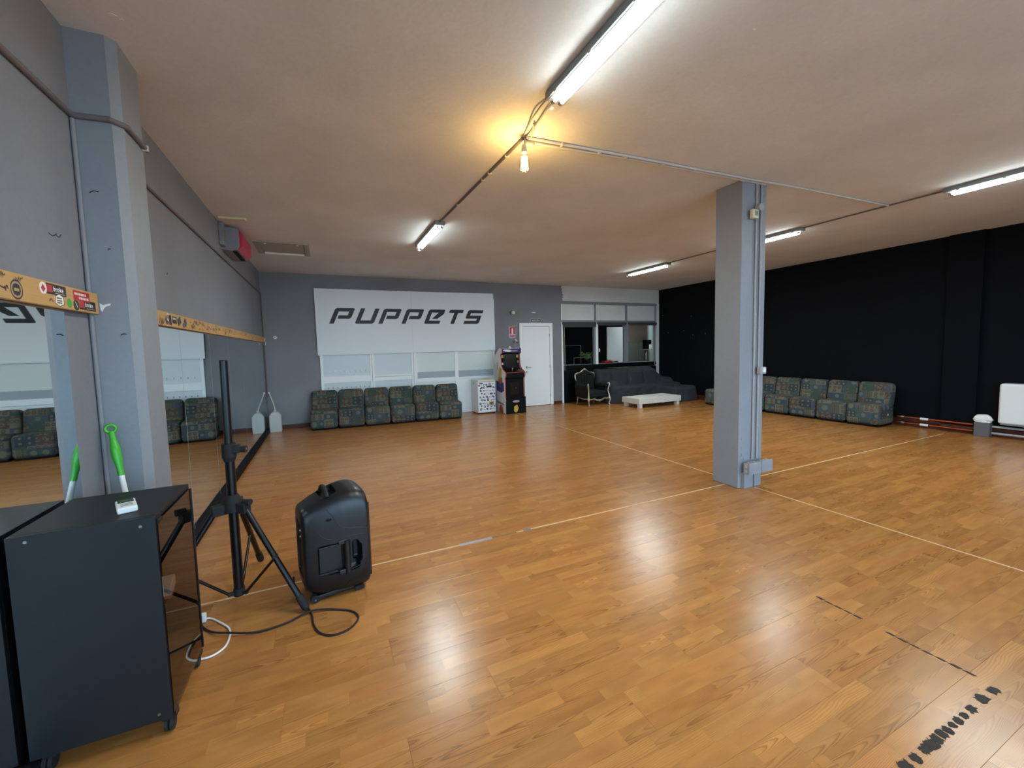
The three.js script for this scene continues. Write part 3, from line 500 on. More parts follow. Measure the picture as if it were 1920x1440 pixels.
// ---------------------------------------------------------------- door, signs and fittings on the far wall
{
  const d = struct('door_1', 'plain white flush door with white frame'), Z = ZB;
  mesh('door_frame', merge([rspan(4.415, 4.505, 0, 2.085, Z + 0.001, Z + 0.04, 0.006), rspan(5.27, 5.355, 0, 2.085, Z + 0.001, Z + 0.04, 0.006), rspan(4.505, 5.27, 1.998, 2.085, Z + 0.001, Z + 0.04, 0.006)]), M.whitePaint, d);
  mesh('door_leaf', rspan(4.512, 5.263, 0.008, 1.99, Z + 0.001, Z + 0.022, 0.004), M.whitePaint, d);
  const h = mesh('door_handle', merge([cyl([4.6, 0.985, Z + 0.022], [4.6, 0.985, Z + 0.06], 0.012, 0.012, 12), rbox(0.11, 0.018, 0.016, 0.005, 4.645, 0.985, Z + 0.062), cyl([4.6, 0.985, Z + 0.022], [4.6, 0.985, Z + 0.028], 0.027, 0.026, 18)]), M.chrome, d);
  mesh('keyhole', merge([cyl([4.6, 0.87, Z + 0.022], [4.6, 0.87, Z + 0.03], 0.022, 0.02, 16)]), M.steel, d);
  for (const y of [0.25, 0.98, 1.78]) mesh('hinge', cyl([5.266, y - 0.035, Z + 0.032], [5.266, y + 0.035, Z + 0.032], 0.008, 0.008, 10), M.steel, d);
  const sign = (name, label, cat, x, y, w, h2, tex) => { const o = thing(name, label, cat, [x, y, ZB + 0.001]); mesh('sign_plate', rbox(w, h2, 0.004, 0.001, 0, h2 / 2, 0.002), M.white, o); mesh('sign_print', faceUV(new THREE.PlaneGeometry(w - 0.004, h2 - 0.004).translate(0, h2 / 2, 0.0046), -w / 2, w / 2, 0, h2), std({ map: tex, roughness: 0.5 }), o); };
  sign('exit_sign', 'small dark exit sign above the white door', 'sign', 4.897, 2.098, 0.285, 0.092, canvas(512, 166, (g, W, h2) => { g.fillStyle = '#e8efe8'; g.fillRect(0, 0, W, h2); g.fillStyle = '#10221a'; g.fillRect(12, 12, W - 24, h2 - 24); g.fillStyle = '#e4f0e6'; g.font = 'bold 112px sans-serif'; g.textAlign = 'center'; g.fillText('USCITA', W / 2, 124, W - 60); }));
  sign('extinguisher_sign', 'red and white fire extinguisher sign beside the white door', 'sign', 4.238, 1.735, 0.155, 0.262, canvas(256, 434, (g, W, h2) => { g.fillStyle = '#ece8e8'; g.fillRect(0, 0, W, h2); g.fillStyle = '#b81420'; g.fillRect(16, 16, W - 32, 290); g.fillRect(16, 330, W - 32, 88); g.fillStyle = '#f4f0f0'; g.beginPath(); g.moveTo(92, 290); g.lineTo(92, 120); g.quadraticCurveTo(92, 80, 116, 74); g.lineTo(116, 50); g.lineTo(146, 50); g.lineTo(146, 74); g.quadraticCurveTo(166, 80, 166, 120); g.lineTo(166, 290); g.fill(); g.font = 'bold 44px sans-serif'; g.textAlign = 'center'; g.fillText('ESTINTORE', W / 2, 390, W - 50); }));
  const s = thing('wall_siren', 'round white alarm dome high beside the banner', 'alarm', [4.225, 2.29, ZB]); mesh('dome_base', cyl([0, 0.04, 0.001], [0, 0.04, 0.06], 0.04, 0.04, 20), M.frameGrey, s); mesh('dome', ball(0.048, 0.008, 0.04, 0.085, 20), M.white, s);
  const v = thing('vent_slot', 'small white slot fitting above the exit sign', 'fitting', [4.83, 2.335, ZB]); mesh('slot_body', rbox(0.11, 0.022, 0.02, 0.007, 0, 0.011, 0.0115), M.white, v);
  const r = thing('round_fitting', 'round white wall fitting left of the banner', 'fitting', [-0.835, 1.765, ZB]); mesh('plate', cyl([0, 0.03, 0.001], [0, 0.03, 0.012], 0.034, 0.03, 20), M.white, r); mesh('knob', cyl([0, 0.03, 0.012], [0, 0.03, 0.03], 0.014, 0.01, 16), M.clip, r);
  const c = thing('security_camera', 'tiny white wall camera under the extinguisher sign', 'camera', [4.305, 1.60, ZB]); mesh('mount', cyl([0, 0.07, 0.001], [0, 0.07, 0.05], 0.018, 0.022, 14), M.white, c); mesh('camera_body', cyl([0, 0.06, 0.05], [0, 0.02, 0.10], 0.024, 0.024, 16), M.white, c); mesh('lens', cyl([0, 0.0215, 0.098], [0, 0.014, 0.108], 0.018, 0.016, 16), M.black, c); mesh('cable', tube([[0, 0.055, 0.01], [0.004, 0, 0.006], [0, -0.2, 0.005]], 0.003, 12, 6), M.clip, c);
  const a = thing('wall_lamp', 'small white round-headed fitting above the arcade machine', 'fitting', [4.125, 1.43, ZB]); mesh('stem', cyl([0, 0.03, 0.001], [0, 0.03, 0.05], 0.028, 0.028, 14), M.frameGrey, a); mesh('head', new THREE.SphereGeometry(0.042, 18, 14).scale(1, 1.3, 0.9).translate(0, 0.04, 0.07), M.white, a);
}
// ---------------------------------------------------------------- glazed partition (window_2) and the room behind it
{
  const w = struct('window_2', 'grey framed glazed partition to the dark back room'), Z = ZB, z0 = Z - 0.07, z1 = Z - 0.01;
  const bar = (a, b, c, d, m = M.frameGrey, zz = z1) => mesh('frame_bar', rspan(a, b, c, d, z0, zz, 0.004), m, w);
  bar(5.64, 8.86, 2.585, 2.655, M.frameGrey, Z + 0.02); bar(5.64, 8.86, 2.115, 2.165);
  bar(5.64, 5.70, 0, 2.115, M.whitePaint); bar(5.64, 5.67, 2.165, 2.585, M.whitePaint); bar(6.69, 6.75, 2.165, 2.585); bar(7.745, 7.81, 2.165, 2.585); bar(8.83, 8.86, 2.165, 2.585);
  bar(6.665, 6.73, 0.98, 2.115, M.frameGrey); bar(6.73, 6.81, 0.98, 2.115, M.whitePaint); bar(7.69, 7.75, 0.98, 2.115); bar(7.75, 7.83, 0.98, 2.115, M.frameGrey, z1 + 0.01); bar(8.83, 8.86, 0.98, 2.115); bar(5.70, 8.86, 0.93, 0.98, M.black);
  for (const [a, b] of [[5.67, 6.69], [6.75, 7.745], [7.81, 8.83]]) mesh('top_panel', span(a, b, 2.165, 2.585, z0 + 0.015, z0 + 0.035), M.whiteWall, w);
  for (const [a, b] of [[5.70, 6.665], [6.81, 7.69], [7.83, 8.83]]) mesh('pane', new THREE.PlaneGeometry(b - a, 1.135).translate((a + b) / 2, 1.5475, z0 + 0.02), M.glass, w);
  for (const [a, b, y] of [[5.67, 6.72, 1.995], [6.77, 7.74, 2.04], [7.82, 8.85, 2.04]]) { const r = mesh('roller_blind', merge([cyl([a, 2.085, Z + 0.018], [b, 2.085, Z + 0.018], 0.027, 0.027, 18), span(a + 0.01, b - 0.01, y, 2.085, Z + 0.038, Z + 0.041)]), std({ color: '#3d3c43', roughness: 0.7 }), w); mesh('blind_weight', rspan(a + 0.01, b - 0.01, y - 0.015, y, Z + 0.034, Z + 0.045, 0.003), std({ color: '#4a4950', roughness: 0.6 }), r); }
  mesh('lower_panel', rspan(5.70, 8.86, 0.0, 0.86, z0, z1 + 0.012, 0.004), M.black, w); mesh('lower_panel', rspan(5.70, 8.86, 0.868, 0.93, z0, z1 + 0.006, 0.004), M.black, w);
  mesh('window_handle', rbox(0.025, 0.09, 0.03, 0.006, 6.83, 1.36, z1 + 0.02), M.white, w);
  mesh('cord', tube([[5.72, 2.08, Z + 0.02], [5.725, 1.4, Z + 0.015], [5.715, 0.85, Z + 0.02]], 0.004, 16, 6), M.clip, w);
  mesh('cable_loop', tube([[8.80, 1.0, Z + 0.01], [8.77, 0.93, Z + 0.03], [8.80, 0.86, Z + 0.03], [8.84, 0.9, Z + 0.02]], 0.006, 18, 6), M.clip, w);

  const R = struct('wall_room_behind', 'black painted walls of the room behind the glazed partition'), a = Z - 0.14, b = -11.95;
  mesh('wall_plaster', uvm(merge([span(5.3, 10.05, -0.16, 2.8, b - 0.15, b), span(5.15, 5.3, -0.16, 2.8, b - 0.15, a)])), M.blackWall, R);
  mesh('wall_plaster', uvm(merge([span(10.05, 12.2, -0.16, 2.8, b - 0.15, b), span(12.2, 12.35, -0.16, 2.8, b - 0.15, a), span(XR + 0.2, 12.2, -0.16, 2.8, a, a + 0.15)])), std({ color: '#b9ada0', map: plasterTex, roughness: 0.8 }), R);
  mesh('room_floor', span(5.15, 12.35, -0.2, -0.004, b - 0.15, a), M.subfloor, R); mesh('room_ceiling', span(5.15, 12.35, 2.8, 2.95, b - 0.15, a), M.ceiling, R);
  const dr = thing('door_leaf', 'white door leaf standing open in the room behind the glass', 'door', [8.60, 0, -10.55]); mesh('leaf', rbox(0.70, 2.06, 0.04, 0.004, 0, 1.03, 0), M.whitePaint, dr); mesh('handle', rbox(0.1, 0.02, 0.06, 0.006, -0.29, 1.02, 0.04), M.steel, dr); dr.rotation.y = -0.2;
  const pl = thing('panel', 'pale green upright panel at the right end of the back room', 'panel', [10.25, 0, -10.75]); mesh('panel_board', rbox(0.30, 2.3, 0.03, 0.004, 0, 1.15, 0), std({ color: '#b7d2cf', roughness: 0.5 }), pl); mesh('panel_edge', rbox(0.03, 2.3, 0.05, 0.004, -0.165, 1.15, 0), M.frameGrey, pl);
  const cb = thing('cupboard', 'grey cupboard behind the right pane', 'cupboard', [10.1, 0, -11.5]); mesh('body', rbox(1.0, 1.58, 0.5, 0.006, 0, 0.79, 0), std({ color: '#5b615c', roughness: 0.6 }), cb); for (const s of [-1, 1]) { const dd = mesh('door', rbox(0.48, 1.5, 0.02, 0.004, s * 0.248, 0.79, 0.261), std({ color: '#666c67', roughness: 0.6 }), cb); mesh('handle', rbox(0.012, 0.12, 0.02, 0.004, s * 0.03, 0.9, 0.28), M.steel, dd); }
  const sh = thing('shelf_unit', 'low shelf unit with a shiny bottle on it seen through the right pane', 'shelf', [9.78, 0, -10.55]); for (const y of [0.5, 0.9, 1.32]) mesh('shelf_board', rbox(0.42, 0.02, 0.3, 0.003, 0, y, 0), std({ color: '#8b8f80', roughness: 0.6 }), sh); for (const sx of [-1, 1]) for (const sz of [-1, 1]) mesh('post', cyl([sx * 0.2, 0, sz * 0.14], [sx * 0.2, 1.33, sz * 0.14], 0.01), M.steel, sh);
  const bt = thing('bottle', 'shiny upright bottle on the shelf behind the right pane', 'bottle', [9.72, 0.911, -10.45]); mesh('bottle_body', new THREE.LatheGeometry([[0.001, 0], [0.045, 0.002], [0.048, 0.02], [0.048, 0.24], [0.03, 0.29], [0.016, 0.31], [0.016, 0.35], [0.001, 0.352]].map((p) => new THREE.Vector2(...p)), 18), M.chrome, bt);
  const rl = thing('ceiling_lamp', 'unseen square ceiling lamp, out of view, placed to light the room behind the glazed partition', 'ceiling lamp', [9.45, 2.8, -9.85]); mesh('unseen_lamp_frame', rbox(0.62, 0.03, 0.62, 0.004, 0, -0.016, 0), M.white, rl); mesh('unseen_lamp_diffuser', rbox(0.56, 0.006, 0.56, 0.002, 0, -0.034, 0), std({ color: '#ffffff', emissive: TUBE, emissiveIntensity: 5, roughness: 0.5 }), rl); { const li = new THREE.RectAreaLight(TUBE, 16, 0.55, 0.55); li.name = 'unseen_panel_light'; li.position.set(0, -0.045, 0); li.rotation.x = -Math.PI / 2; rl.add(li); }  // unseen lamp, out of view, placed to light the back room
  const sp = thing('box', 'dark box on top of the shelf unit in the back room', 'box', [9.86, 1.331, -10.55]); mesh('box_body', rbox(0.2, 0.3, 0.2, 0.008, 0, 0.15, 0), M.black, sp); mesh('paper', rbox(0.1, 0.15, 0.01, 0.002, 0.04, 0.075, 0.106), M.white, sp);
  const rk = thing('garment_rack', 'thin metal rail rack standing in the dark room behind the left pane', 'rack', [7.1, 0, -10.7]); mesh('rail', pipe([[-0.36, 0, 0], [-0.36, 1.5, 0], [0.22, 1.5, 0], [0.22, 0, 0]], 0.011), M.steel, rk); mesh('lower_rail', pipe([[-0.2, 0, 0.25], [-0.2, 1.13, 0.25], [0.42, 1.13, 0.25], [0.42, 0, 0.25]], 0.010), M.steel, rk);
  const tr = thing('tray', 'red tray on the ledge behind the middle pane', 'tray', [7.26, 0.99, -9.32]); mesh('tray_body', rbox(0.28, 0.05, 0.16, 0.02, 0, 0.025, 0), M.red, tr); mesh('rim', rbox(0.3, 0.012, 0.18, 0.006, 0, 0.052, 0), M.red, tr);
  const lg = thing('ledge', 'grey ledge behind the glazed partition', 'ledge', [7.25, 0, -9.36]); mesh('ledge_board', rbox(3.0, 0.03, 0.2, 0.004, 0, 0.975, 0), M.frameGrey, lg); for (const x of [-1.3, 0, 1.3]) mesh('bracket', box(0.03, 0.96, 0.1, x, 0.48, 0), M.frameGrey, lg);
  const ct = thing('cable_heap', 'dark cable heap beside the red tray', 'cables', [7.56, 0.991, -9.34]); mesh('coil', tube([[-0.1, 0.012, 0], [0, 0.03, 0.04], [0.1, 0.012, 0], [0, 0.02, -0.04], [-0.06, 0.03, 0.01], [0.06, 0.035, 0.02]], 0.012, 40, 6), M.red.clone(), ct); ct.children[0].material.color.set('#1a1416');
  const pt = thing('potted_palm', 'small green palm in a pot behind the left pane', 'plant', [6.60, 0.991, -9.36]); mesh('pot', new THREE.LatheGeometry([[0.001, 0], [0.05, 0], [0.066, 0.1], [0.06, 0.1], [0.05, 0.085], [0.001, 0.085]].map((p) => new THREE.Vector2(...p)), 18), M.black, pt);
  for (let k = 0; k < 13; k++) {                                     // fronds with leaflets
    const a = k * 2.4, R0 = rr(0.16, 0.26), up = rr(0.14, 0.26), g = [], at = (t) => [Math.cos(a) * R0 * t, 0.09 + up * Math.sin(t * 2.1) * 0.95, Math.sin(a) * R0 * t * 0.45];
    g.push(tube([at(0), at(0.33), at(0.66), at(1)], 0.0025, 12, 5));
    for (let q = 2; q < 12; q++) for (const s of [-1, 1]) { const p = at(q / 12), L = 0.07 * Math.sin(q / 12 * 2.6) + 0.02, lf = new THREE.BufferGeometry(), d = [Math.cos(a + s * 0.9) * L, -0.015, Math.sin(a + s * 0.9) * L * 0.6]; lf.setAttribute('position', new THREE.Float32BufferAttribute([p[0], p[1], p[2], p[0] + d[0] * 0.5 + 0.006, p[1] + 0.008, p[2] + d[2] * 0.5, p[0] + d[0], p[1] + d[1], p[2] + d[2], p[0], p[1], p[2], p[0] + d[0], p[1] + d[1], p[2] + d[2], p[0] + d[0] * 0.5 - 0.006, p[1] - 0.002, p[2] + d[2] * 0.5], 3)); g.push(lf); }
    mesh('frond', merge(g), M.leaf, pt);
  }
}
// ---------------------------------------------------------------- floor strips and worn tape
{
  const strip = (label, segs, mat, group) => { const o = thing('floor_strip', label, 'floor strip', [0, 0, 0], 0, group); for (const s of segs) mesh('strip', span(s[0], s[1], 0.0002, 0.0022, s[2], s[3]), mat, o); return o; };
  const w = 0.007, tx = 3.932, tz = -2.891;
  strip('pale joint strip across the floor from the column to the arcade machine', [[tx - w, tx + w, -8.24, COL.z0]], M.tapeBeige, 'pale strips over the floor joints');
  strip('pale joint strip across the floor from the column toward the shop front', [[tx - w, tx + w, COL.z1 + 0.04, ZF - 0.02]], M.tapeBeige, 'pale strips over the floor joints');
  strip('pale joint strip across the floor from the mirrors to the column', [[XL + 0.05, 0.864, tz - w, tz + w], [1.34, 1.40, tz - w, tz + w], [1.47, COL.x0, tz - w, tz + w]], M.tapeBeige, 'pale strips over the floor joints');
  strip('pale joint strip across the floor from the column to the black wall', [[COL.x1, 8.6, tz - w, tz + w]], M.tapeBeige, 'pale strips over the floor joints');
  strip('silver tape patch on the pale floor strip beyond the loudspeaker', [[0.864, 1.128, tz - 0.016, tz + 0.016]], M.tapeSilver);
  strip('frayed brown patch on the pale floor strip next to the silver tape', [[1.13, 1.20, tz - 0.014, tz + 0.011], [1.205, 1.25, tz - 0.009, tz + 0.014], [1.26, 1.338, tz - 0.013, tz + 0.009]], std({ color: '#8a6438', roughness: 0.8 }));
  strip('short grey tape piece on the pale floor strip', [[1.402, 1.468, tz - 0.015, tz + 0.015]], std({ color: '#6f6f7c', roughness: 0.5 }));
  const worn = (label, parts) => { const o = thing('worn_tape', label, 'tape', [0, 0, 0], 0, 'black tape remains on the floor'); for (const p of parts) mesh('tape_scrap', prism(p, 0.0003, 0.0016), M.tapeBlack, o); };
  const line = (x, z0, z1, n) => { const out = []; for (let k = 0; k < n; k++) { const a = z0 + (z1 - z0) * k / n, b = a + (z1 - z0) / n * rr(0.9, 1.0), h = rr(0.0045, 0.0095), s = rr(-0.002, 0.002); out.push([[x + s - h * 0.5, a], [x + s + h, a + (b - a) * 0.3], [x + s + h * 0.7, b], [x + s - h, b - (b - a) * 0.2]]); } return out; };
  worn('thin dark tape line on the floor, the shorter and farther one', line(2.525, -1.345, -1.12, 5)); worn('thin dark tape line on the floor, the longer one', line(2.517, -1.02, -0.70, 7));
  const pat = []; for (const [x, w2, h] of [[1.70, 0.05, 0.02], [1.765, 0.05, 0.022], [1.83, 0.04, 0.018], [1.90, 0.045, 0.017], [1.945, 0.05, 0.02], [1.99, 0.04, 0.018], [2.03, 0.04, 0.019], [2.07, 0.035, 0.017], [2.115, 0.03, 0.012], [2.16, 0.04, 0.016], [2.21, 0.035, 0.013], [2.275, 0.05, 0.017], [2.38, 0.06, 0.021], [2.48, 0.05, 0.019]]) { const poly = [], z = -0.643; for (let k = 0; k < 24; k++) { const a = k / 24 * 6.283, e = (v) => Math.sign(v) * Math.pow(Math.abs(v), 0.6); poly.push([x + e(Math.cos(a)) * w2 * 0.5 * rr(0.7, 1.2), z + e(Math.sin(a)) * h * rr(0.55, 1.2)]); } pat.push(poly); }
  worn('broad flaking black tape strip on the floor', pat);
}
// ---------------------------------------------------------------- patchwork sofa units
const sofaVariant = [0, 1, 2, 3, 4].map((k) => {
  const du = [0, 0.37, 0.71, 0.18, 0.55][k], dv = [0, 0.23, 0.61, 0.42, 0.83][k];
  const puff = (g, w, h, d, a) => { const p = g.attributes.position, b = new THREE.Box3().setFromBufferAttribute(p), c = b.getCenter(V()); for (let i = 0; i < p.count; i++) { const x = (p.getX(i) - c.x) / w * 2, y = (p.getY(i) - c.y) / h * 2, z = (p.getZ(i) - c.z) / d * 2, k2 = (1 - x * x) * (1 - y * y), k3 = (1 - x * x) * (1 - z * z); p.setZ(i, p.getZ(i) + Math.sign(z) * a * k2 * Math.abs(z)); p.setY(i, p.getY(i) + Math.sign(y) * a * k3 * Math.max(0, y)); } g.computeVertexNormals(); return g; };
  const grid = (w, h, d, r) => new RoundedBoxGeometry(w, h, d, 5, r);
  let seat = puff(grid(0.482, 0.35, 0.50, 0.06), 0.482, 0.35, 0.5, 0.02).translate(0, 0.20, -0.255);
  let back = puff(grid(0.478, 0.40, 0.19, 0.06), 0.478, 0.40, 0.19, 0.022); back.rotateX(-0.16); back.translate(0, 0.515, -0.455);
  return { seat: uvm(seat, 1, du, dv), back: uvm(back, 1, du + 0.13, dv + 0.4) };
});
function sofaUnit(x, z, turn, k, label, group) {
  const o = thing('sofa_unit', label, 'sofa', [x, 0, z], turn, group), v = sofaVariant[k % 5];
  mesh('seat', v.seat, M.fabric, o); mesh('backrest', v.back, M.fabric, o);
  mesh('plinth', rbox(0.44, 0.05, 0.46, 0.01, 0, 0.0265, -0.26), M.black, o);
}
{
  const ord = ['nearest the fridge', 'second from the fridge', 'third from the fridge', 'fourth from the fridge', 'fifth from the fridge', 'at the end by the white canister'];
  const th = -0.070, p = 0.493;
  for (let k = 0; k < 6; k++) { const s = (k + 0.5) * p; sofaUnit(-0.30 + Math.cos(th) * s, -8.50 - Math.sin(th) * s, th, k, 'patchwork armless sofa unit under the banner, ' + ord[5 - k], 'patchwork sofa row under the banner'); }
  const ord2 = ['at the end by the copper pipes', 'second from the copper pipes', 'third from the copper pipes', 'fourth from the copper pipes', 'fifth from the copper pipes', 'sixth from the copper pipes', 'at the end by the grey covered sofa'];
  for (let k = 0; k < 7; k++) sofaUnit(8.33, -3.58 - 0.49 * (k + 0.5), -Math.PI / 2, k + 2, 'patchwork armless sofa unit along the black wall, ' + ord2[k], 'patchwork sofa row along the black wall');
  single('paper_tag', 'tiny white tag stuck on the end of the sofa row by the copper pipes', 'tag', rbox(0.03, 0.03, 0.002, 0.0005), M.white, [8.6, 0.2, -3.574]);
}
// ---------------------------------------------------------------- fridge
{
  const f = thing('mini_fridge', 'small white fridge with a door full of stickers', 'fridge', [3.335, 0, -8.84]), W = 0.43, D = 0.44;
  mesh('body', rspan(-W / 2, W / 2, 0.02, 0.775, -D / 2, D / 2 - 0.05, 0.008, 3), M.white, f);
  const tex = canvas(512, 864, (g, w, h) => {
    g.fillStyle = '#e3e8ea'; g.fillRect(0, 0, w, h);
    const C = ['#2c2f3a', '#46506a', '#6d6a58', '#7d4038', '#33502f', '#8a7a52', '#26292c', '#3c4f96', '#7a7f80'];
    for (let r = 0, y = 70; y < 820; r++, y += 88) for (let x = 70 + (r % 2) * 30; x < 480; x += 92) { const c = C[Math.floor(rnd() * C.length)], s = rr(24, 42); g.save(); g.translate(x + rr(-12, 12), y + rr(-12, 12)); g.rotate(rr(-0.6, 0.6)); g.fillStyle = c; const k = Math.floor(rnd() * 4); if (k === 0) g.fillRect(-s, -s * 0.6, s * 2, s * 1.2); if (k === 1) { g.beginPath(); g.ellipse(0, 0, s * 0.8, s, 0, 0, 7); g.fill(); g.fillStyle = '#d8cfc0'; g.beginPath(); g.arc(0, 0, s * 0.35, 0, 7); g.fill(); } if (k === 2) { g.beginPath(); g.moveTo(-s, -s * 0.7); g.lineTo(s, -s * 0.7); g.lineTo(s * 0.3, s); g.lineTo(-s * 0.3, s); g.fill(); } if (k === 3) { g.lineWidth = 7; g.strokeStyle = c; g.strokeRect(-s, -s * 0.35, s * 2, s * 0.7); } g.restore(); }
    g.fillStyle = '#2e5878'; g.fillRect(40, 26, 120, 26); g.fillStyle = '#a33a44'; g.fillRect(16, 70, 44, 50); g.fillStyle = '#1d2226'; g.fillRect(250, 110, 150, 46);
    g.fillStyle = '#b9a98c'; g.fillRect(310, 560, 150, 110); g.fillStyle = '#7a5a30'; g.beginPath(); g.ellipse(385, 612, 58, 38, -0.15, 0, 7); g.fill();
  });
  const dr = mesh('door', rspan(-W / 2, W / 2, 0.03, 0.725, D / 2 - 0.045, D / 2, 0.006, 2), M.white, f);
  mesh('sticker_sheet', faceUV(new THREE.PlaneGeometry(W - 0.02, 0.675).translate(0, 0.38, D / 2 + 0.0008), -W / 2, W / 2, 0.03, 0.725), std({ map: tex, roughness: 0.4 }), dr);
  mesh('top_trim', rspan(-W / 2, W / 2, 0.73, 0.775, D / 2 - 0.045, D / 2, 0.008, 2), M.cream, f);
  mesh('control_knob', cyl([W / 2 - 0.05, 0.752, D / 2], [W / 2 - 0.05, 0.752, D / 2 + 0.008], 0.014, 0.012, 16), M.white, f);
  for (const s of [-1, 1]) for (const t of [-1, 1]) mesh('foot', cyl([s * 0.18, 0, t * 0.17], [s * 0.18, 0.021, t * 0.17], 0.018, 0.018, 12), M.black, f);
  for (const [y, z] of [[0.69, -0.04], [0.66, -0.08], [0.70, -0.08]]) mesh('vent', rbox(0.003, 0.05, 0.014, 0.001, -W / 2 - 0.0005, y, z), M.frameGrey, f);
}
// ---------------------------------------------------------------- arcade machine
{
  const W = 0.49, D = 0.62, a = thing('arcade_machine', 'upright arcade machine with white sides and red edging beside the white door', 'arcade machine', [3.905, 0, -8.585]);
  // side outline as [depth toward the front, height]; the front of the foot lies at D
  const side = [[0, 0.30], [D, 0.30], [D - 0.02, 0.36], [D - 0.045, 0.38], [D - 0.045, 0.80], [D + 0.005, 0.86], [D + 0.005, 0.925], [D - 0.17, 1.00], [D - 0.235, 1.08], [D - 0.27, 1.34], [D - 0.20, 1.37], [D - 0.185, 1.455], [D - 0.25, 1.475], [0.27, 1.475], [0.0, 1.29]];
  const artTex = canvas(512, 1024, (g, w, h) => {
    g.fillStyle = '#dfe0e4'; g.fillRect(0, 0, w, h); const Y = (y) => h - y / 1.5 * h, X = (d) => d / 0.65 * w;
    g.strokeStyle = '#3a3a44'; g.lineWidth = 5; for (let k = 0; k < 9; k++) { g.beginPath(); g.moveTo(X(0.02), Y(1.12 - k * 0.035)); g.lineTo(X(0.2), Y(1.0 - k * 0.035)); g.stroke(); }
    g.fillStyle = '#3c3a74'; g.beginPath(); for (const [d, y] of [[0.06, 0.73], [0.5, 0.70], [0.52, 0.52], [0.36, 0.46], [0.1, 0.50]]) g.lineTo(X(d), Y(y)); g.fill(); g.fillStyle = '#5650a0'; g.fillRect(X(0.2), Y(0.66), X(0.12), 60);
    g.fillStyle = '#c9a23a'; g.save(); g.translate(X(0.3), Y(0.86)); g.rotate(0.3); g.fillRect(-70, -120, 140, 240); g.restore(); g.fillStyle = '#b8672c'; g.save(); g.translate(X(0.33), Y(0.74)); g.rotate(-0.25); g.fillRect(-80, -40, 160, 80); g.restore(); g.fillStyle = '#c58c66'; g.fillRect(X(0.13), Y(1.16), 46, 120);
    g.strokeStyle = '#4a4a56'; g.lineWidth = 4; for (let k = 0; k < 9; k++) { g.beginPath(); g.moveTo(0, Y(0.30 - k * 0.04)); g.lineTo(w, Y(0.18 - k * 0.04)); g.stroke(); }
    g.fillStyle = '#8a6a64'; g.beginPath(); for (const [d, y] of [[0.08, 0.26], [0.45, 0.22], [0.52, 0.19], [0.15, 0.20]]) g.lineTo(X(d), Y(y)); g.fill(); g.fillStyle = '#a8441f'; g.beginPath(); g.moveTo(X(0.22), Y(0)); g.lineTo(X(0.22), Y(0.06)); g.arc(X(0.33), Y(0.06), X(0.11), Math.PI, 0); g.lineTo(X(0.44), Y(0)); g.fill();
  });
  const art = std({ map: artTex, roughness: 0.45 });
  for (const s of [-1, 1]) {
    const g = plate(side, 0.018, s < 0 ? -W / 2 : W / 2 - 0.018); // drawn in x = depth, y = height, z = across
    const p = g.attributes.position, uv = new Float32Array(p.count * 2); for (let i = 0; i < p.count; i++) { const d = p.getX(i), y = p.getY(i), z = p.getZ(i); uv[2 * i] = d / 0.65; uv[2 * i + 1] = y / 1.5; p.setXYZ(i, z, y, d - D / 2); }
    g.setAttribute('uv', new THREE.BufferAttribute(uv, 2)); const idx = g.index; const ng = g.toNonIndexed(); { const q = ng.attributes.position, u2 = ng.attributes.uv; for (let i = 0; i < q.count; i += 3) for (const at of [q, u2]) { const n = at.itemSize; for (let c = 0; c < n; c++) { const t = at.array[(i + 1) * n + c]; at.array[(i + 1) * n + c] = at.array[(i + 2) * n + c]; at.array[(i + 2) * n + c] = t; } } ng.computeVertexNormals(); }
    const panel = mesh('side_panel', ng, art, a);
    const edge = side.slice(2, 13).map(([d, y]) => [s * (W / 2 - 0.009), y, d - D / 2 + 0.002]); mesh('edge_trim', pipe(edge, 0.0095, 8), M.orangeEdge, panel);
  }
  const inn = W - 0.038, bx = (y0, y1, d0, d1, m, n, r = 0.004) => mesh(n, rspan(-inn / 2, inn / 2, y0, y1, d0 - D / 2, d1 - D / 2, r), m, a);
  bx(0.30, 0.80, 0.02, D - 0.065, M.black, 'lower_body');
  mesh('coin_door', rbox(0.22, 0.28, 0.008, 0.003, 0, 0.56, D / 2 - 0.062), M.blackGloss, a); mesh('coin_lock', cyl([0.03, 0.58, D / 2 - 0.058], [0.03, 0.58, D / 2 - 0.05], 0.011, 0.01, 14), M.chrome, a);
  bx(0.805, 0.92, 0.05, D - 0.012, M.black, 'control_box'); mesh('control_trim', rspan(-inn / 2, inn / 2, 0.921, 0.93, D / 2 - 0.03, D / 2 + 0.004, 0.003), M.orangeEdge, a);
  const deck = mesh('control_deck', rbox(inn, 0.012, 0.19, 0.004), M.blackGloss, a); deck.position.set(0, 0.972, D / 2 - 0.105); deck.rotation.x = 0.36;
  for (const [x, c] of [[-0.04, '#c8c8c8'], [0.08, '#b03a2a'], [0.13, '#d0a83a'], [0.18, '#b03a2a']]) { const b = mesh('control_button', x < 0 ? merge([cyl([x, 0.0, 0.02], [x, 0.05, 0.02], 0.005), ball(0.014, x, 0.055, 0.02)]) : cyl([x, 0.004, 0.01], [x, 0.014, 0.01], 0.013, 0.012, 14), std({ color: c, roughness: 0.3 }), deck); }
  const sc = mesh('screen_bezel', rbox(inn, 0.42, 0.02, 0.004), M.black, a); sc.position.set(0, 1.18, D / 2 - 0.275); sc.rotation.x = -0.13;
  mesh('screen', rbox(0.29, 0.33, 0.01, 0.004, -0.005, 0.0, 0.013), std({ color: '#1c1e1e', roughness: 0.12 }), sc);
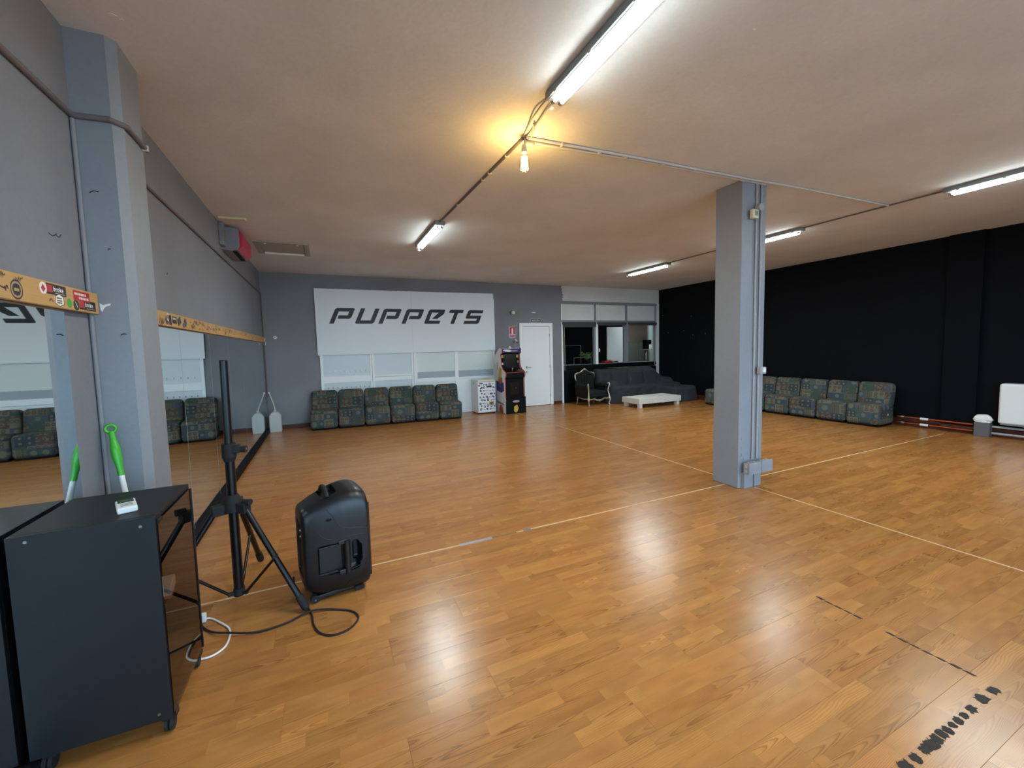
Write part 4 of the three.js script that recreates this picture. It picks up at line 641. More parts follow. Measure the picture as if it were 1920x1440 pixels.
  for (const [x, y, c, w, h] of [[-0.19, 0.11, '#a98f2c', 0.05, 0.07], [0.18, 0.11, '#a98f2c', 0.05, 0.07], [0.19, -0.02, '#9a4a3a', 0.04, 0.06], [-0.2, -0.06, '#c8c4b8', 0.04, 0.05]]) mesh('bezel_print', rbox(w, h, 0.002, 0.0005, x, y, 0.0112), std({ color: c, roughness: 0.5 }), sc);
  bx(1.36, 1.375, D - 0.34, D - 0.205, M.black, 'marquee_underside');
  const mq = mesh('marquee', rbox(inn, 0.095, 0.014, 0.003), std({ map: canvas(512, 110, (g, w, h) => { g.fillStyle = '#2b3f86'; g.fillRect(0, 0, w, h); g.fillStyle = '#e8e4da'; g.beginPath(); g.ellipse(150, 52, 130, 30, 0.08, 0, 7); g.fill(); g.fillStyle = '#c8a878'; g.beginPath(); g.ellipse(330, 62, 110, 16, 0, 0, 7); g.fill(); g.fillStyle = '#b03a34'; g.fillRect(440, 20, 40, 12); }), roughness: 0.25 }), a); mq.geometry = faceUV(mq.geometry, -inn / 2, inn / 2, -0.0475, 0.0475); mq.position.set(0, 1.418, D / 2 - 0.203); mq.rotation.x = 0.17;
  mesh('top_panel', rspan(-inn / 2, inn / 2, 1.455, 1.47, 0.275 - D / 2, D / 2 - 0.245, 0.003), M.white, a); bx(0.32, 1.27, 0.004, 0.018, M.black, 'back_panel');
  // riser the machine stands on
  const ri = mesh('riser', rspan(-W / 2, W / 2, 0.0, 0.298, -D / 2, D / 2 - 0.02, 0.003), art, a); ri.geometry = faceUV(ri.geometry, -D / 2, D / 2 + 0.03, 0, 1.5, 'z', 'y');
  const rf = mesh('riser_front', plate([[-W / 2, 0], [W / 2, 0], [W / 2, 0.37], [W / 2 - 0.03, 0.37], [W / 2 - 0.07, 0.335], [-W / 2 + 0.07, 0.335], [-W / 2 + 0.03, 0.37], [-W / 2, 0.37]], 0.018, D / 2 - 0.019), M.black, a);
  mesh('riser_print', plate(Array.from({ length: 18 }, (_, k) => [Math.cos(k * 0.349) * 0.085, 0.275 + Math.sin(k * 0.349) * 0.026]), 0.001, D / 2 - 0.0005), std({ color: '#b7a0a8', roughness: 0.5 }), rf);
  mesh('riser_print', plate([[-0.06, 0.06], [-0.01, 0.02], [0.03, 0.05], [0.06, 0.12], [0.02, 0.2], [-0.05, 0.16]], 0.001, D / 2 - 0.0005), std({ color: '#c9a63c', roughness: 0.5 }), rf);
}
// ---------------------------------------------------------------- grey covered corner sofa
{
  const res = 76, mc = new MarchingCubes(res, M.greyCloth, false, false, 120000); mc.isolation = 0;
  const lo = [6.3, -0.05, -9.12], hi = [8.98, 1.05, -7.45], sd = (p, c, h, r) => { const q = [0, 1, 2].map((k) => Math.abs(p[k] - c[k]) - h[k] + r); return Math.hypot(...q.map((v) => Math.max(v, 0))) + Math.min(Math.max(...q), 0) - r; };
  const smin = (a, b, k) => { const h = Math.max(k - Math.abs(a - b), 0) / k; return Math.min(a, b) - h * h * k * 0.25; };
  const B = (x0, x1, y0, y1, z0, z1, r) => [[(x0 + x1) / 2, (y0 + y1) / 2, (z0 + z1) / 2], [(x1 - x0) / 2, (y1 - y0) / 2, (z1 - z0) / 2], r];
  const parts = [B(6.72, 8.9, -0.2, 0.42, -9.0, -8.24, 0.06), B(8.10, 8.88, -0.2, 0.385, -9.0, -7.66, 0.09), B(6.60, 6.86, -0.2, 0.575, -9.0, -8.30, 0.10), B(8.5, 8.93, -0.2, 0.56, -9.03, -8.5, 0.12)];
  for (let k = 0; k < res; k++) for (let j = 0; j < res; j++) for (let i = 0; i < res; i++) {
    const f = (n, a) => (n - res / 2) / (res / 2), p = [i, j, k].map((n, a) => lo[a] + (hi[a] - lo[a]) * (f(n) + 1) / 2), flare = Math.max(0, 0.22 - p[1]) * 0.16;
    let d = 9; for (const b of parts) d = smin(d, sd(p, ...b), 0.10);
    const q = [p[0], p[1], p[2] - (p[1] - 0.4) * -0.22];                            // the back leans
    const topDip = 0.03 * Math.max(0, Math.sin((p[0] - 6.5) * 3.0)) + Math.max(0, p[0] - 8.42) * 0.75;
    d = smin(d, sd([q[0], q[1] + topDip, q[2]], [7.72, 0.34, -8.90], [1.13, 0.53, 0.15], 0.09), 0.09);
    for (const [cx, w] of [[7.22, 0.52], [7.76, 0.5], [8.28, 0.46]]) d = smin(d, sd(q, [cx, 0.60, -8.74], [w / 2, 0.2, 0.09], 0.07), 0.05);
    const wr = 0.012 * Math.sin(p[0] * 17 + Math.sin(p[1] * 9 + p[2] * 6) * 2.2) * Math.max(0, 1 - p[1] * 1.3) + 0.02 * (vn(p[0] * 4 + 5, p[1] * 3 + p[2] * 4) - 0.5) + 0.01 * (vn(p[0] * 9 + p[1] * 7, p[2] * 9 + 3) - 0.5);
    mc.field[k * res * res + j * res + i] = -(d - flare + wr);
  }
  mc.update();
  const n = mc.count, g = new THREE.BufferGeometry(), P = new Float32Array(n * 3); for (let i = 0; i < n; i++) for (let c = 0; c < 3; c++) P[i * 3 + c] = lo[c] + (hi[c] - lo[c]) * (mc.positionArray[i * 3 + c] + 1) / 2;
  for (let i = 0; i < n; i++) P[i * 3 + 1] = Math.max(0.012, P[i * 3 + 1]);
  g.setAttribute('position', new THREE.BufferAttribute(P, 3)); const gg = smooth(g), uv = new Float32Array(gg.attributes.position.count * 2); for (let i = 0; i < uv.length / 2; i++) { uv[2 * i] = gg.attributes.position.getX(i) * 2; uv[2 * i + 1] = (gg.attributes.position.getY(i) + gg.attributes.position.getZ(i)) * 2; } gg.setAttribute('uv', new THREE.BufferAttribute(uv, 2));
  gg.translate(-7.7, 0, 8.5);
  const o = thing('corner_sofa', 'large corner sofa draped in a dark grey cover against the glazed partition', 'sofa', [7.7, 0, -8.5]); mesh('sofa_cover', gg, M.greyCloth, o);
  for (const [x, z] of [[6.75, -8.45], [8.2, -7.85], [8.75, -7.85], [8.75, -8.85], [6.75, -8.85]]) mesh('foot', cyl([x - 7.7, 0, z + 8.5], [x - 7.7, 0.04, z + 8.5], 0.03, 0.03, 12), M.black, o);
}
// ---------------------------------------------------------------- silver framed armchair
{
  const c = thing('armchair', 'ornate black velvet armchair with carved silver frame', 'armchair', [6.15, 0, -8.52], 0.05);
  mesh('seat', rbox(0.54, 0.17, 0.50, 0.06, 0, 0.275, 0.0, 4), M.velvet, c);
  for (const s of [-1, 1]) { mesh('armrest', rbox(0.10, 0.11, 0.48, 0.05, s * 0.315, 0.475, -0.02, 4), M.velvet, c); mesh('side_panel', rbox(0.06, 0.26, 0.44, 0.025, s * 0.31, 0.32, -0.02, 3), M.velvet, c); }
  const half = [[0, 0.875], [0.07, 0.85], [0.15, 0.80], [0.24, 0.785], [0.295, 0.76], [0.30, 0.70], [0.275, 0.60], [0.28, 0.45], [0.27, 0.30]], out = half.concat(half.slice(1).reverse().map(([x, y]) => [-x, y]));
  const bk = mesh('backrest', plate(out.map(([x, y]) => [x * 0.96, y - 0.015]), 0.07, -0.035, 0.012), M.velvet, c); bk.position.set(0, 0, -0.255); bk.rotation.x = -0.08;
  for (let k = -2; k <= 2; k++) mesh('tufted_channel', new THREE.CapsuleGeometry(0.042, 0.30, 4, 10).scale(1, 1, 0.6).translate(k * 0.088, 0.57, 0.05), M.velvet, bk);
  const crest = half.slice(0, 7).reverse().map(([x, y]) => [-x, y, 0.02]).concat(half.slice(1, 7).map(([x, y]) => [x, y, 0.02]));
  mesh('crest_rail', swept(crest, [0.012, 0.02, 0.014, 0.022, 0.013, 0.016, 0.024, 0.016, 0.013, 0.022, 0.014, 0.02, 0.012], 90, 10), M.silver, bk);
  mesh('crest_carving', merge([ball(0.028, 0, 0.885, 0.03, 12), ball(0.018, -0.04, 0.872, 0.03, 10), ball(0.018, 0.04, 0.872, 0.03, 10), ball(0.02, -0.29, 0.765, 0.03, 10), ball(0.02, 0.29, 0.765, 0.03, 10)]), M.silver, bk);
  for (const s of [-1, 1]) {
    mesh('arm_support', swept([[s * 0.30, 0.535, 0.235], [s * 0.325, 0.545, 0.262], [s * 0.335, 0.515, 0.275], [s * 0.315, 0.44, 0.262], [s * 0.30, 0.35, 0.255], [s * 0.32, 0.26, 0.275], [s * 0.325, 0.19, 0.28]], [0.014, 0.022, 0.02, 0.014, 0.016, 0.022, 0.026], 50, 10), M.silver, c);
    mesh('leg', swept([[s * 0.322, 0.205, 0.275], [s * 0.335, 0.15, 0.292], [s * 0.325, 0.08, 0.285], [s * 0.312, 0.035, 0.28], [s * 0.32, 0.006, 0.298]], [0.026, 0.03, 0.016, 0.013, 0.02], 36, 10), M.silver, c);
    mesh('leg', swept([[s * 0.27, 0.20, -0.22], [s * 0.275, 0.12, -0.235], [s * 0.27, 0.05, -0.25], [s * 0.275, 0.006, -0.275]], [0.022, 0.02, 0.014, 0.016], 30, 10), M.silver, c);
    mesh('seat_rail', tube([[s * 0.315, 0.185, 0.27], [s * 0.33, 0.165, 0.1], [s * 0.315, 0.175, -0.05], [s * 0.275, 0.185, -0.22]], 0.014, 24, 8), M.silver, c);
  }
  mesh('apron', swept([[-0.32, 0.18, 0.28], [-0.24, 0.165, 0.285], [-0.16, 0.175, 0.285], [-0.08, 0.145, 0.288], [0, 0.135, 0.29], [0.08, 0.145, 0.288], [0.16, 0.175, 0.285], [0.24, 0.165, 0.285], [0.32, 0.18, 0.28]], [0.016, 0.018, 0.014, 0.022, 0.026, 0.022, 0.014, 0.018, 0.016], 70, 10), M.silver, c);
  mesh('apron_carving', merge([ball(0.026, 0, 0.125, 0.295, 12), ball(0.017, -0.05, 0.14, 0.295, 10), ball(0.017, 0.05, 0.14, 0.295, 10), ball(0.014, -0.12, 0.16, 0.293, 10), ball(0.014, 0.12, 0.16, 0.293, 10)]), M.silver, c);
}
// ---------------------------------------------------------------- white coffee table of thick boards
{
  const tex = canvas(1024, 512, (g, w, h) => { g.fillStyle = '#d8d8d0'; g.fillRect(0, 0, w, h); for (let k = 0; k < 260; k++) { g.globalAlpha = rr(0.08, 0.5); g.strokeStyle = ['#8d8a80', '#6f6558', '#b8b4a8', '#a58870'][k % 4]; g.lineWidth = rr(0.6, 3); const x = rnd() * w, y = rnd() * h; g.beginPath(); g.moveTo(x, y); g.lineTo(x + rr(20, 190), y + rr(-5, 5)); g.stroke(); } g.globalAlpha = 1; });
  const m = std({ map: tex, roughness: 0.7 }), t = thing('coffee_table', 'low white distressed wooden coffee table with block legs', 'table', [7.235, 0, -7.59]);
  const X = 0.655, Zt = 0.30; for (let k = 0; k < 4; k++) mesh('plank', uvm(rspan(-X, X, 0.2, 0.226, -Zt + k * 0.15 + 0.001, -Zt + (k + 1) * 0.15 - 0.001, 0.003), 1, k * 0.3, k * 0.37), m, t);
  for (const s of [-1, 1]) { mesh('side_board', uvm(rspan(-X, X, 0.1, 0.1995, s > 0 ? Zt - 0.03 : -Zt, s > 0 ? Zt : -Zt + 0.03, 0.003), 1, 0.2, s), m, t); mesh('end_board', uvm(rspan(s > 0 ? X - 0.03 : -X, s > 0 ? X : -X + 0.03, 0.1, 0.1995, -Zt + 0.031, Zt - 0.031, 0.003), 1, 0.6, s), m, t); }
  for (const s of [-1, 1]) for (const u of [-1, 1]) mesh('leg', uvm(rbox(0.085, 0.1, 0.085, 0.004, s * (X - 0.075), 0.05, u * (Zt - 0.065))), m, t);
}
// ---------------------------------------------------------------- condensate canister in the corner
{
  const o = thing('canister', 'white plastic canister with a drain hose in the corner by the mirrors', 'canister', [-0.895, 0, -8.88]);
  mesh('canister_body', plate([[-0.085, 0.003], [0.085, 0.003], [0.088, 0.03], [0.088, 0.30], [0.06, 0.345], [0.03, 0.37], [-0.03, 0.37], [-0.06, 0.345], [-0.088, 0.30], [-0.088, 0.03]], 0.13, -0.065, 0.012), M.jug, o);
  mesh('neck', cyl([0, 0.38, 0], [0, 0.42, 0], 0.024, 0.022, 16), M.jug, o); mesh('hose', tube([[0, 0.40, 0], [-0.01, 0.46, -0.03], [-0.05, 0.58, -0.12], [-0.09, 0.70, -0.17], [-0.10, 0.74, -0.18]], 0.011, 24, 8), M.clip, o); mesh('hose_clip', rbox(0.03, 0.03, 0.04, 0.006, -0.1, 0.73, -0.185), M.white, o);
}
// ---------------------------------------------------------------- radiator, heating pipes, paper-stuffed box
{
  const r = thing('radiator', 'white wall radiator unit on the black wall', 'radiator', [XR, 0, -1.9]);
  mesh('casing', rbox(0.19, 0.58, 1.0, 0.035, -0.096, 0.51, 0, 4), M.white, r); mesh('top_grille', rbox(0.1, 0.006, 0.9, 0.002, -0.09, 0.80, 0), M.frameGrey, r); mesh('lower_lip', rbox(0.15, 0.02, 0.96, 0.006, -0.09, 0.213, 0), M.frameGrey, r);
  for (const [y, l] of [[0.155, 'upper copper heating pipe along the foot of the black wall'], [0.058, 'lower copper heating pipe along the foot of the black wall']]) {
    const o = thing('heating_pipe', l, 'pipe', [XR, y, -3.1], 0, 'copper pipes by the black wall'); mesh('pipe', pipe([[-0.10, 0, -0.46], [-0.10, 0, 0.44]], 0.017, 12), M.copper, o); mesh('joint', cyl([-0.10, 0, -0.16], [-0.10, 0, -0.06], 0.019, 0.019, 12), M.white, o); mesh('joint', cyl([-0.10, 0, -0.40], [-0.10, 0, -0.36], 0.026, 0.026, 6), M.steel, o);
    const q = thing('heating_pipe', y > 0.1 ? 'upper grey pipe leading to the white radiator' : 'lower grey pipe leading to the white radiator', 'pipe', [XR, y, -2.2], 0, 'grey pipes under the radiator'); mesh('pipe', pipe([[-0.10, 0, -0.27], [-0.09, 0.004, 0.5]], 0.016, 12), M.conduit, q);
  }
  const b = thing('pipe_box', 'grey pipe box stuffed with torn white paper beside the copper pipes', 'box', [8.845, 0, -2.555]);
  mesh('box_body', rbox(0.11, 0.21, 0.16, 0.006, 0, 0.105, 0), std({ color: '#5f5c5f', roughness: 0.7 }), b);
  const pg = new THREE.IcosahedronGeometry(1, 4), pp = pg.attributes.position; for (let i = 0; i < pp.count; i++) { const x = pp.getX(i), y = pp.getY(i), z = pp.getZ(i), k = 0.85 + 0.35 * vn(x * 4 + 9, y * 4 + z * 5); pp.setXYZ(i, Math.sign(x) * Math.pow(Math.abs(x), 0.6) * 0.06 * k, y * 0.062 * k, Math.sign(z) * Math.pow(Math.abs(z), 0.6) * 0.088 * k); } pg.computeVertexNormals();
  mesh('torn_paper', pg.translate(0, 0.258, 0), M.plasterChip, b);
}
// ---------------------------------------------------------------- air conditioner, ceiling hatch, bracket
{
  const a = thing('air_conditioner', 'grey and pink wall air conditioner high on the left wall', 'air conditioner', [XL, 2.74, -6.28]), L = 0.66;
  const prof = [[0.002, 0.01], [0.09, 0.0], [0.16, 0.02], [0.2, 0.07], [0.205, 0.2], [0.17, 0.255], [0.06, 0.27], [0.002, 0.27]];
  const body = plate(prof.slice(0, 3).concat([[0.175, 0.06], [0.178, 0.21]], prof.slice(5)), L, -L / 2, 0.006); mesh('casing', body, M.greyWall.clone(), a); a.children[0].material.map = null; a.children[0].material.bumpMap = null; a.children[0].material.color.set('#84848e'); a.children[0].material.roughness = 0.45;
  mesh('front_panel', plate([[0.165, 0.015], [0.21, 0.06], [0.216, 0.2], [0.19, 0.245], [0.186, 0.2], [0.186, 0.07]], L - 0.02, -L / 2 + 0.01, 0.004), M.pink, a);
  mesh('air_slot', rbox(0.05, 0.008, L - 0.08, 0.003, 0.125, -0.004, 0), M.black, a);
  mesh('mounting_trunk', rspan(0.001, 0.05, 0.03, 0.29, L / 2 + 0.012, L / 2 + 0.14, 0.006), M.greyWall, a);
  const h = thing('ceiling_hatch', 'square pale hatch frame in the ceiling near the far left corner', 'hatch', [-0.46, H, -6.985]);
  for (const [x0, x1, z0, z1] of [[-0.35, 0.35, 0.30, 0.37], [-0.35, 0.35, -0.37, -0.30], [-0.35, -0.28, -0.30, 0.30], [0.28, 0.35, -0.30, 0.30]]) mesh('hatch_frame', rspan(x0, x1, -0.022, -0.001, z0, z1, 0.004), std({ color: '#a39d95', roughness: 0.6 }), h);
  const lid = mesh('hatch_panel', rbox(0.55, 0.008, 0.59, 0.003, 0, -0.007, 0), std({ color: '#a9a296', roughness: 0.6 }), h); mesh('bright_edge', rspan(-0.27, 0.27, -0.04, -0.012, -0.30, -0.285, 0.004), M.white, h); for (const s of [-1, 1]) mesh('hatch_clip', rbox(0.03, 0.012, 0.03, 0.004, s * 0.2, -0.028, 0.31), M.white, h);
  const w = thing('foam_bar', 'white foam bar on the ceiling above the air conditioner', 'bar', [-0.86, H, -5.62], -0.1); mesh('bar', rbox(0.27, 0.03, 0.09, 0.012, 0, -0.0155, 0, 3), M.cream, w); mesh('bar_fixing', cyl([0.1, -0.032, 0], [0.1, -0.028, 0], 0.012, 0.012, 10), M.clip, w);
}
// ---------------------------------------------------------------- black cabinet with smoked glass door
{
  const c = thing('cabinet', 'black hi-fi cabinet on castors with a smoked glass door', 'cabinet', [-0.815, 0, -2.148]);
  const X0 = -0.205, X1 = 0.2, Z0 = -0.212, Z1 = 0.213, y0 = 0.062, y1 = 0.876, t = 0.018;
  const sp = mesh('side_panel', uvm(rspan(X0, X1, y0, y1 - 0.0005, Z1 - t, Z1, 0.0015, 1)), M.cabinet, c);
  mesh('side_panel', uvm(rspan(X0, X1, y0, y1 - 0.0005, Z0, Z0 + t, 0.0015, 1)), M.cabinet, c);
  mesh('top_panel', uvm(rspan(X0, X1, y1 - t, y1, Z0 + t + 0.0003, Z1 - t - 0.0003, 0.0015, 1)), M.cabinetTop, c);
  mesh('bottom_panel', rspan(X0, X1, y0, y0 + t, Z0 + t + 0.0003, Z1 - t - 0.0003, 0.0015, 1), M.cabinet, c);
  mesh('back_panel', rspan(X0, X0 + 0.006, y0 + t, y1 - t, Z0 + t, Z1 - t, 0.001, 1), M.cabinet, c);
  for (const y of [0.465]) mesh('shelf', rspan(X0 + 0.01, X1 - 0.02, y, y + 0.016, Z0 + t + 0.001, Z1 - t - 0.001, 0.001, 1), M.cabinet, c);
  const d = mesh('glass_door', new THREE.PlaneGeometry(Z1 - Z0 - 0.008, y1 - y0 - 0.026).rotateY(Math.PI / 2).translate(X1 + 0.006, (y0 + y1) / 2 - 0.009, 0), M.smoked, c);
  mesh('hinge', merge([rbox(0.012, 0.02, 0.04, 0.002, X1 + 0.002, y0 + 0.006, Z1 - 0.03), rbox(0.012, 0.02, 0.04, 0.002, X1 + 0.002, y1 - 0.026, Z1 - 0.03)]), M.blackMetal, d);
  mesh('door_edge', rspan(X1 + 0.001, X1 + 0.010, y0 + 0.004, y1 - 0.022, Z0 + 0.001, Z0 + 0.012, 0.001, 1), M.blackMetal, d);
  for (const [x, y] of [[0.155, 0.845], [-0.155, 0.853], [0.16, 0.09]]) mesh('screw', cyl([x, y, Z1], [x, y, Z1 + 0.0015], 0.0055, 0.005, 12), M.steel, sp);
  for (const x of [X0 + 0.04, X1 - 0.016]) for (const z of [Z0 + 0.035, Z1 - 0.035]) { const k = mesh('castor', rbox(0.045, 0.02, 0.045, 0.004, x, 0.052, z), M.rubber, c); mesh('wheel', merge([cyl([x - 0.014, 0.027, z + 0.01], [x - 0.003, 0.027, z + 0.01], 0.027, 0.027, 20), cyl([x + 0.003, 0.027, z + 0.01], [x + 0.014, 0.027, z + 0.01], 0.027, 0.027, 20)]), M.rubber, k); }
  const dv = thing('charger_box', 'small white and pink box behind the smoked glass of the black cabinet', 'box', [-0.662, 0.4815, -2.12], 0.15);
  mesh('box_body', rbox(0.06, 0.05, 0.12, 0.006, 0, 0.0255, 0, 2), M.white, dv); mesh('pink_edge', rbox(0.062, 0.014, 0.122, 0.004, 0, 0.008, 0, 2), std({ color: '#c4586a', roughness: 0.5 }), dv); mesh('lead', tube([[0, 0.02, -0.06], [0.01, 0.015, -0.09], [0.0, 0.01, -0.14]], 0.006, 10, 6), M.rubber, dv);
  const r = thing('remote_control', 'white air conditioner remote lying on the black cabinet', 'remote', [-0.748, 0.8765, -2.085], 0.38);
  mesh('remote_body', rbox(0.06, 0.024, 0.13, 0.006, 0, 0.012, 0, 3), M.white, r); mesh('display', rbox(0.048, 0.002, 0.045, 0.0008, 0, 0.0243, -0.035), std({ color: '#2c3330', roughness: 0.2 }), r); for (let k = 0; k < 3; k++) mesh('button_row', rbox(0.036, 0.002, 0.006, 0.0008, 0, 0.0243, 0.005 + k * 0.016), M.frameGrey, r);
}
// ---------------------------------------------------------------- broom
{
  const top = V(-0.985, 1.13, -2.655), foot = V(-0.80, 0.04, -2.46), dir = top.clone().sub(foot), at = (t) => foot.clone().addScaledVector(dir, t), P = (t) => at(t).toArray(), o = thing('broom', 'white broomstick with a bright green grip leaning behind the black cabinet', 'broom');
  mesh('stick', cyl(P(0), P(0.80), 0.0115, 0.0115, 14), M.white, o);
  mesh('grip', swept([P(0.785), P(0.82), P(0.88), P(0.93), P(0.965), P(0.985)], [0.0125, 0.013, 0.019, 0.02, 0.013, 0.011], 40, 14), M.green, o);
  const ring = new THREE.TorusGeometry(0.019, 0.007, 10, 24); ring.applyQuaternion(new THREE.Quaternion().setFromUnitVectors(V(0, 0, 1), V(0.35, 0.05, 0.93).normalize())); const rp = at(0.998); mesh('hanging_ring', ring.translate(rp.x, rp.y, rp.z), M.green, o);
  mesh('broom_head', rbox(0.06, 0.045, 0.14, 0.01, foot.x, 0.055, foot.z), M.green, o); mesh('bristles', rbox(0.05, 0.035, 0.13, 0.006, foot.x, 0.0185, foot.z), M.rubber, o);
}
// ---------------------------------------------------------------- loudspeaker stand
{
  const o = thing('speaker_stand', 'black tripod speaker stand without a speaker', 'speaker stand', [-0.533, 0, -2.824]), feet = [[0.368, 0.291], [0.053, -0.472], [-0.435, 0.170]];
  mesh('pole', cyl([0, 0.06, 0], [0.0, 0.93, 0], 0.0265, 0.025, 22), M.blackMetal, o);
  const up = mesh('upper_pole', merge([cyl([0, 0.90, 0], [0.006, 1.445, 0], 0.021, 0.021, 22)]), M.blackMetal, o); mesh('pole_cap', cyl([0.006, 1.445, 0], [0.006, 1.452, 0], 0.021, 0.017, 22), M.rubber, up);
  const col = mesh('collar', merge([cyl([0, 0.86, 0], [0, 0.885, 0], 0.028, 0.036, 22), cyl([0, 0.885, 0], [0, 0.965, 0], 0.037, 0.035, 22), rbox(0.05, 0.05, 0.04, 0.008, 0.035, 0.93, 0.01)]), M.rubber, o);
  const kn = mesh('knob', cyl([0.06, 0.925, 0.01], [0.09, 0.925, 0.018], 0.018, 0.02, 16), M.rubber, col); mesh('knob_bolt', cyl([0.089, 0.925, 0.0175], [0.093, 0.925, 0.0185], 0.007, 0.006, 10), std({ color: '#a8794a', roughness: 0.35, metalness: 0.8 }), kn);
  const hub = mesh('leg_hub', merge([cyl([0, 0.565, 0], [0, 0.62, 0], 0.055, 0.05, 24), cyl([0, 0.62, 0], [0, 0.66, 0], 0.05, 0.03, 24), ...feet.map(([x, z]) => { const l = Math.hypot(x, z), g = rbox(0.085, 0.06, 0.05, 0.008, 0.065, 0.585, 0); return g.rotateY(-Math.atan2(z, x)); })]), M.rubber, o);
  mesh('hub_knob', cyl([0.06, 0.62, 0.05], [0.10, 0.62, 0.075], 0.017, 0.019, 14), M.rubber, hub);
  mesh('bottom_hub', merge([cyl([0, 0.045, 0], [0, 0.09, 0], 0.03, 0.03, 20), ...feet.map(([x, z]) => rbox(0.05, 0.02, 0.02, 0.004, 0.035, 0.065, 0).rotateY(-Math.atan2(z, x)))]), M.rubber, o);
  feet.forEach(([x, z]) => {
    const l = Math.hypot(x, z), ux = x / l, uz = z / l, A = [ux * 0.085, 0.585, uz * 0.085], B = [x - ux * 0.0, 0.022, z - uz * 0.0], at = (t) => A.map((a, k) => a + (B[k] - a) * t);
    const leg = mesh('leg', cyl(A, at(0.96), 0.0165, 0.0165, 16), M.blackMetal, o); mesh('rubber_foot', merge([cyl(at(0.88), at(0.975), 0.021, 0.022, 16), ball(0.021, ...at(0.985), 14)]), M.rubber, leg);
    const q = at(0.5); mesh('brace', merge([cyl([ux * 0.05, 0.065, uz * 0.05], q, 0.0085, 0.0085, 8)]), M.blackMetal, o); mesh('brace_joint', rbox(0.03, 0.03, 0.03, 0.006, ...q), M.rubber, leg);
  });
}
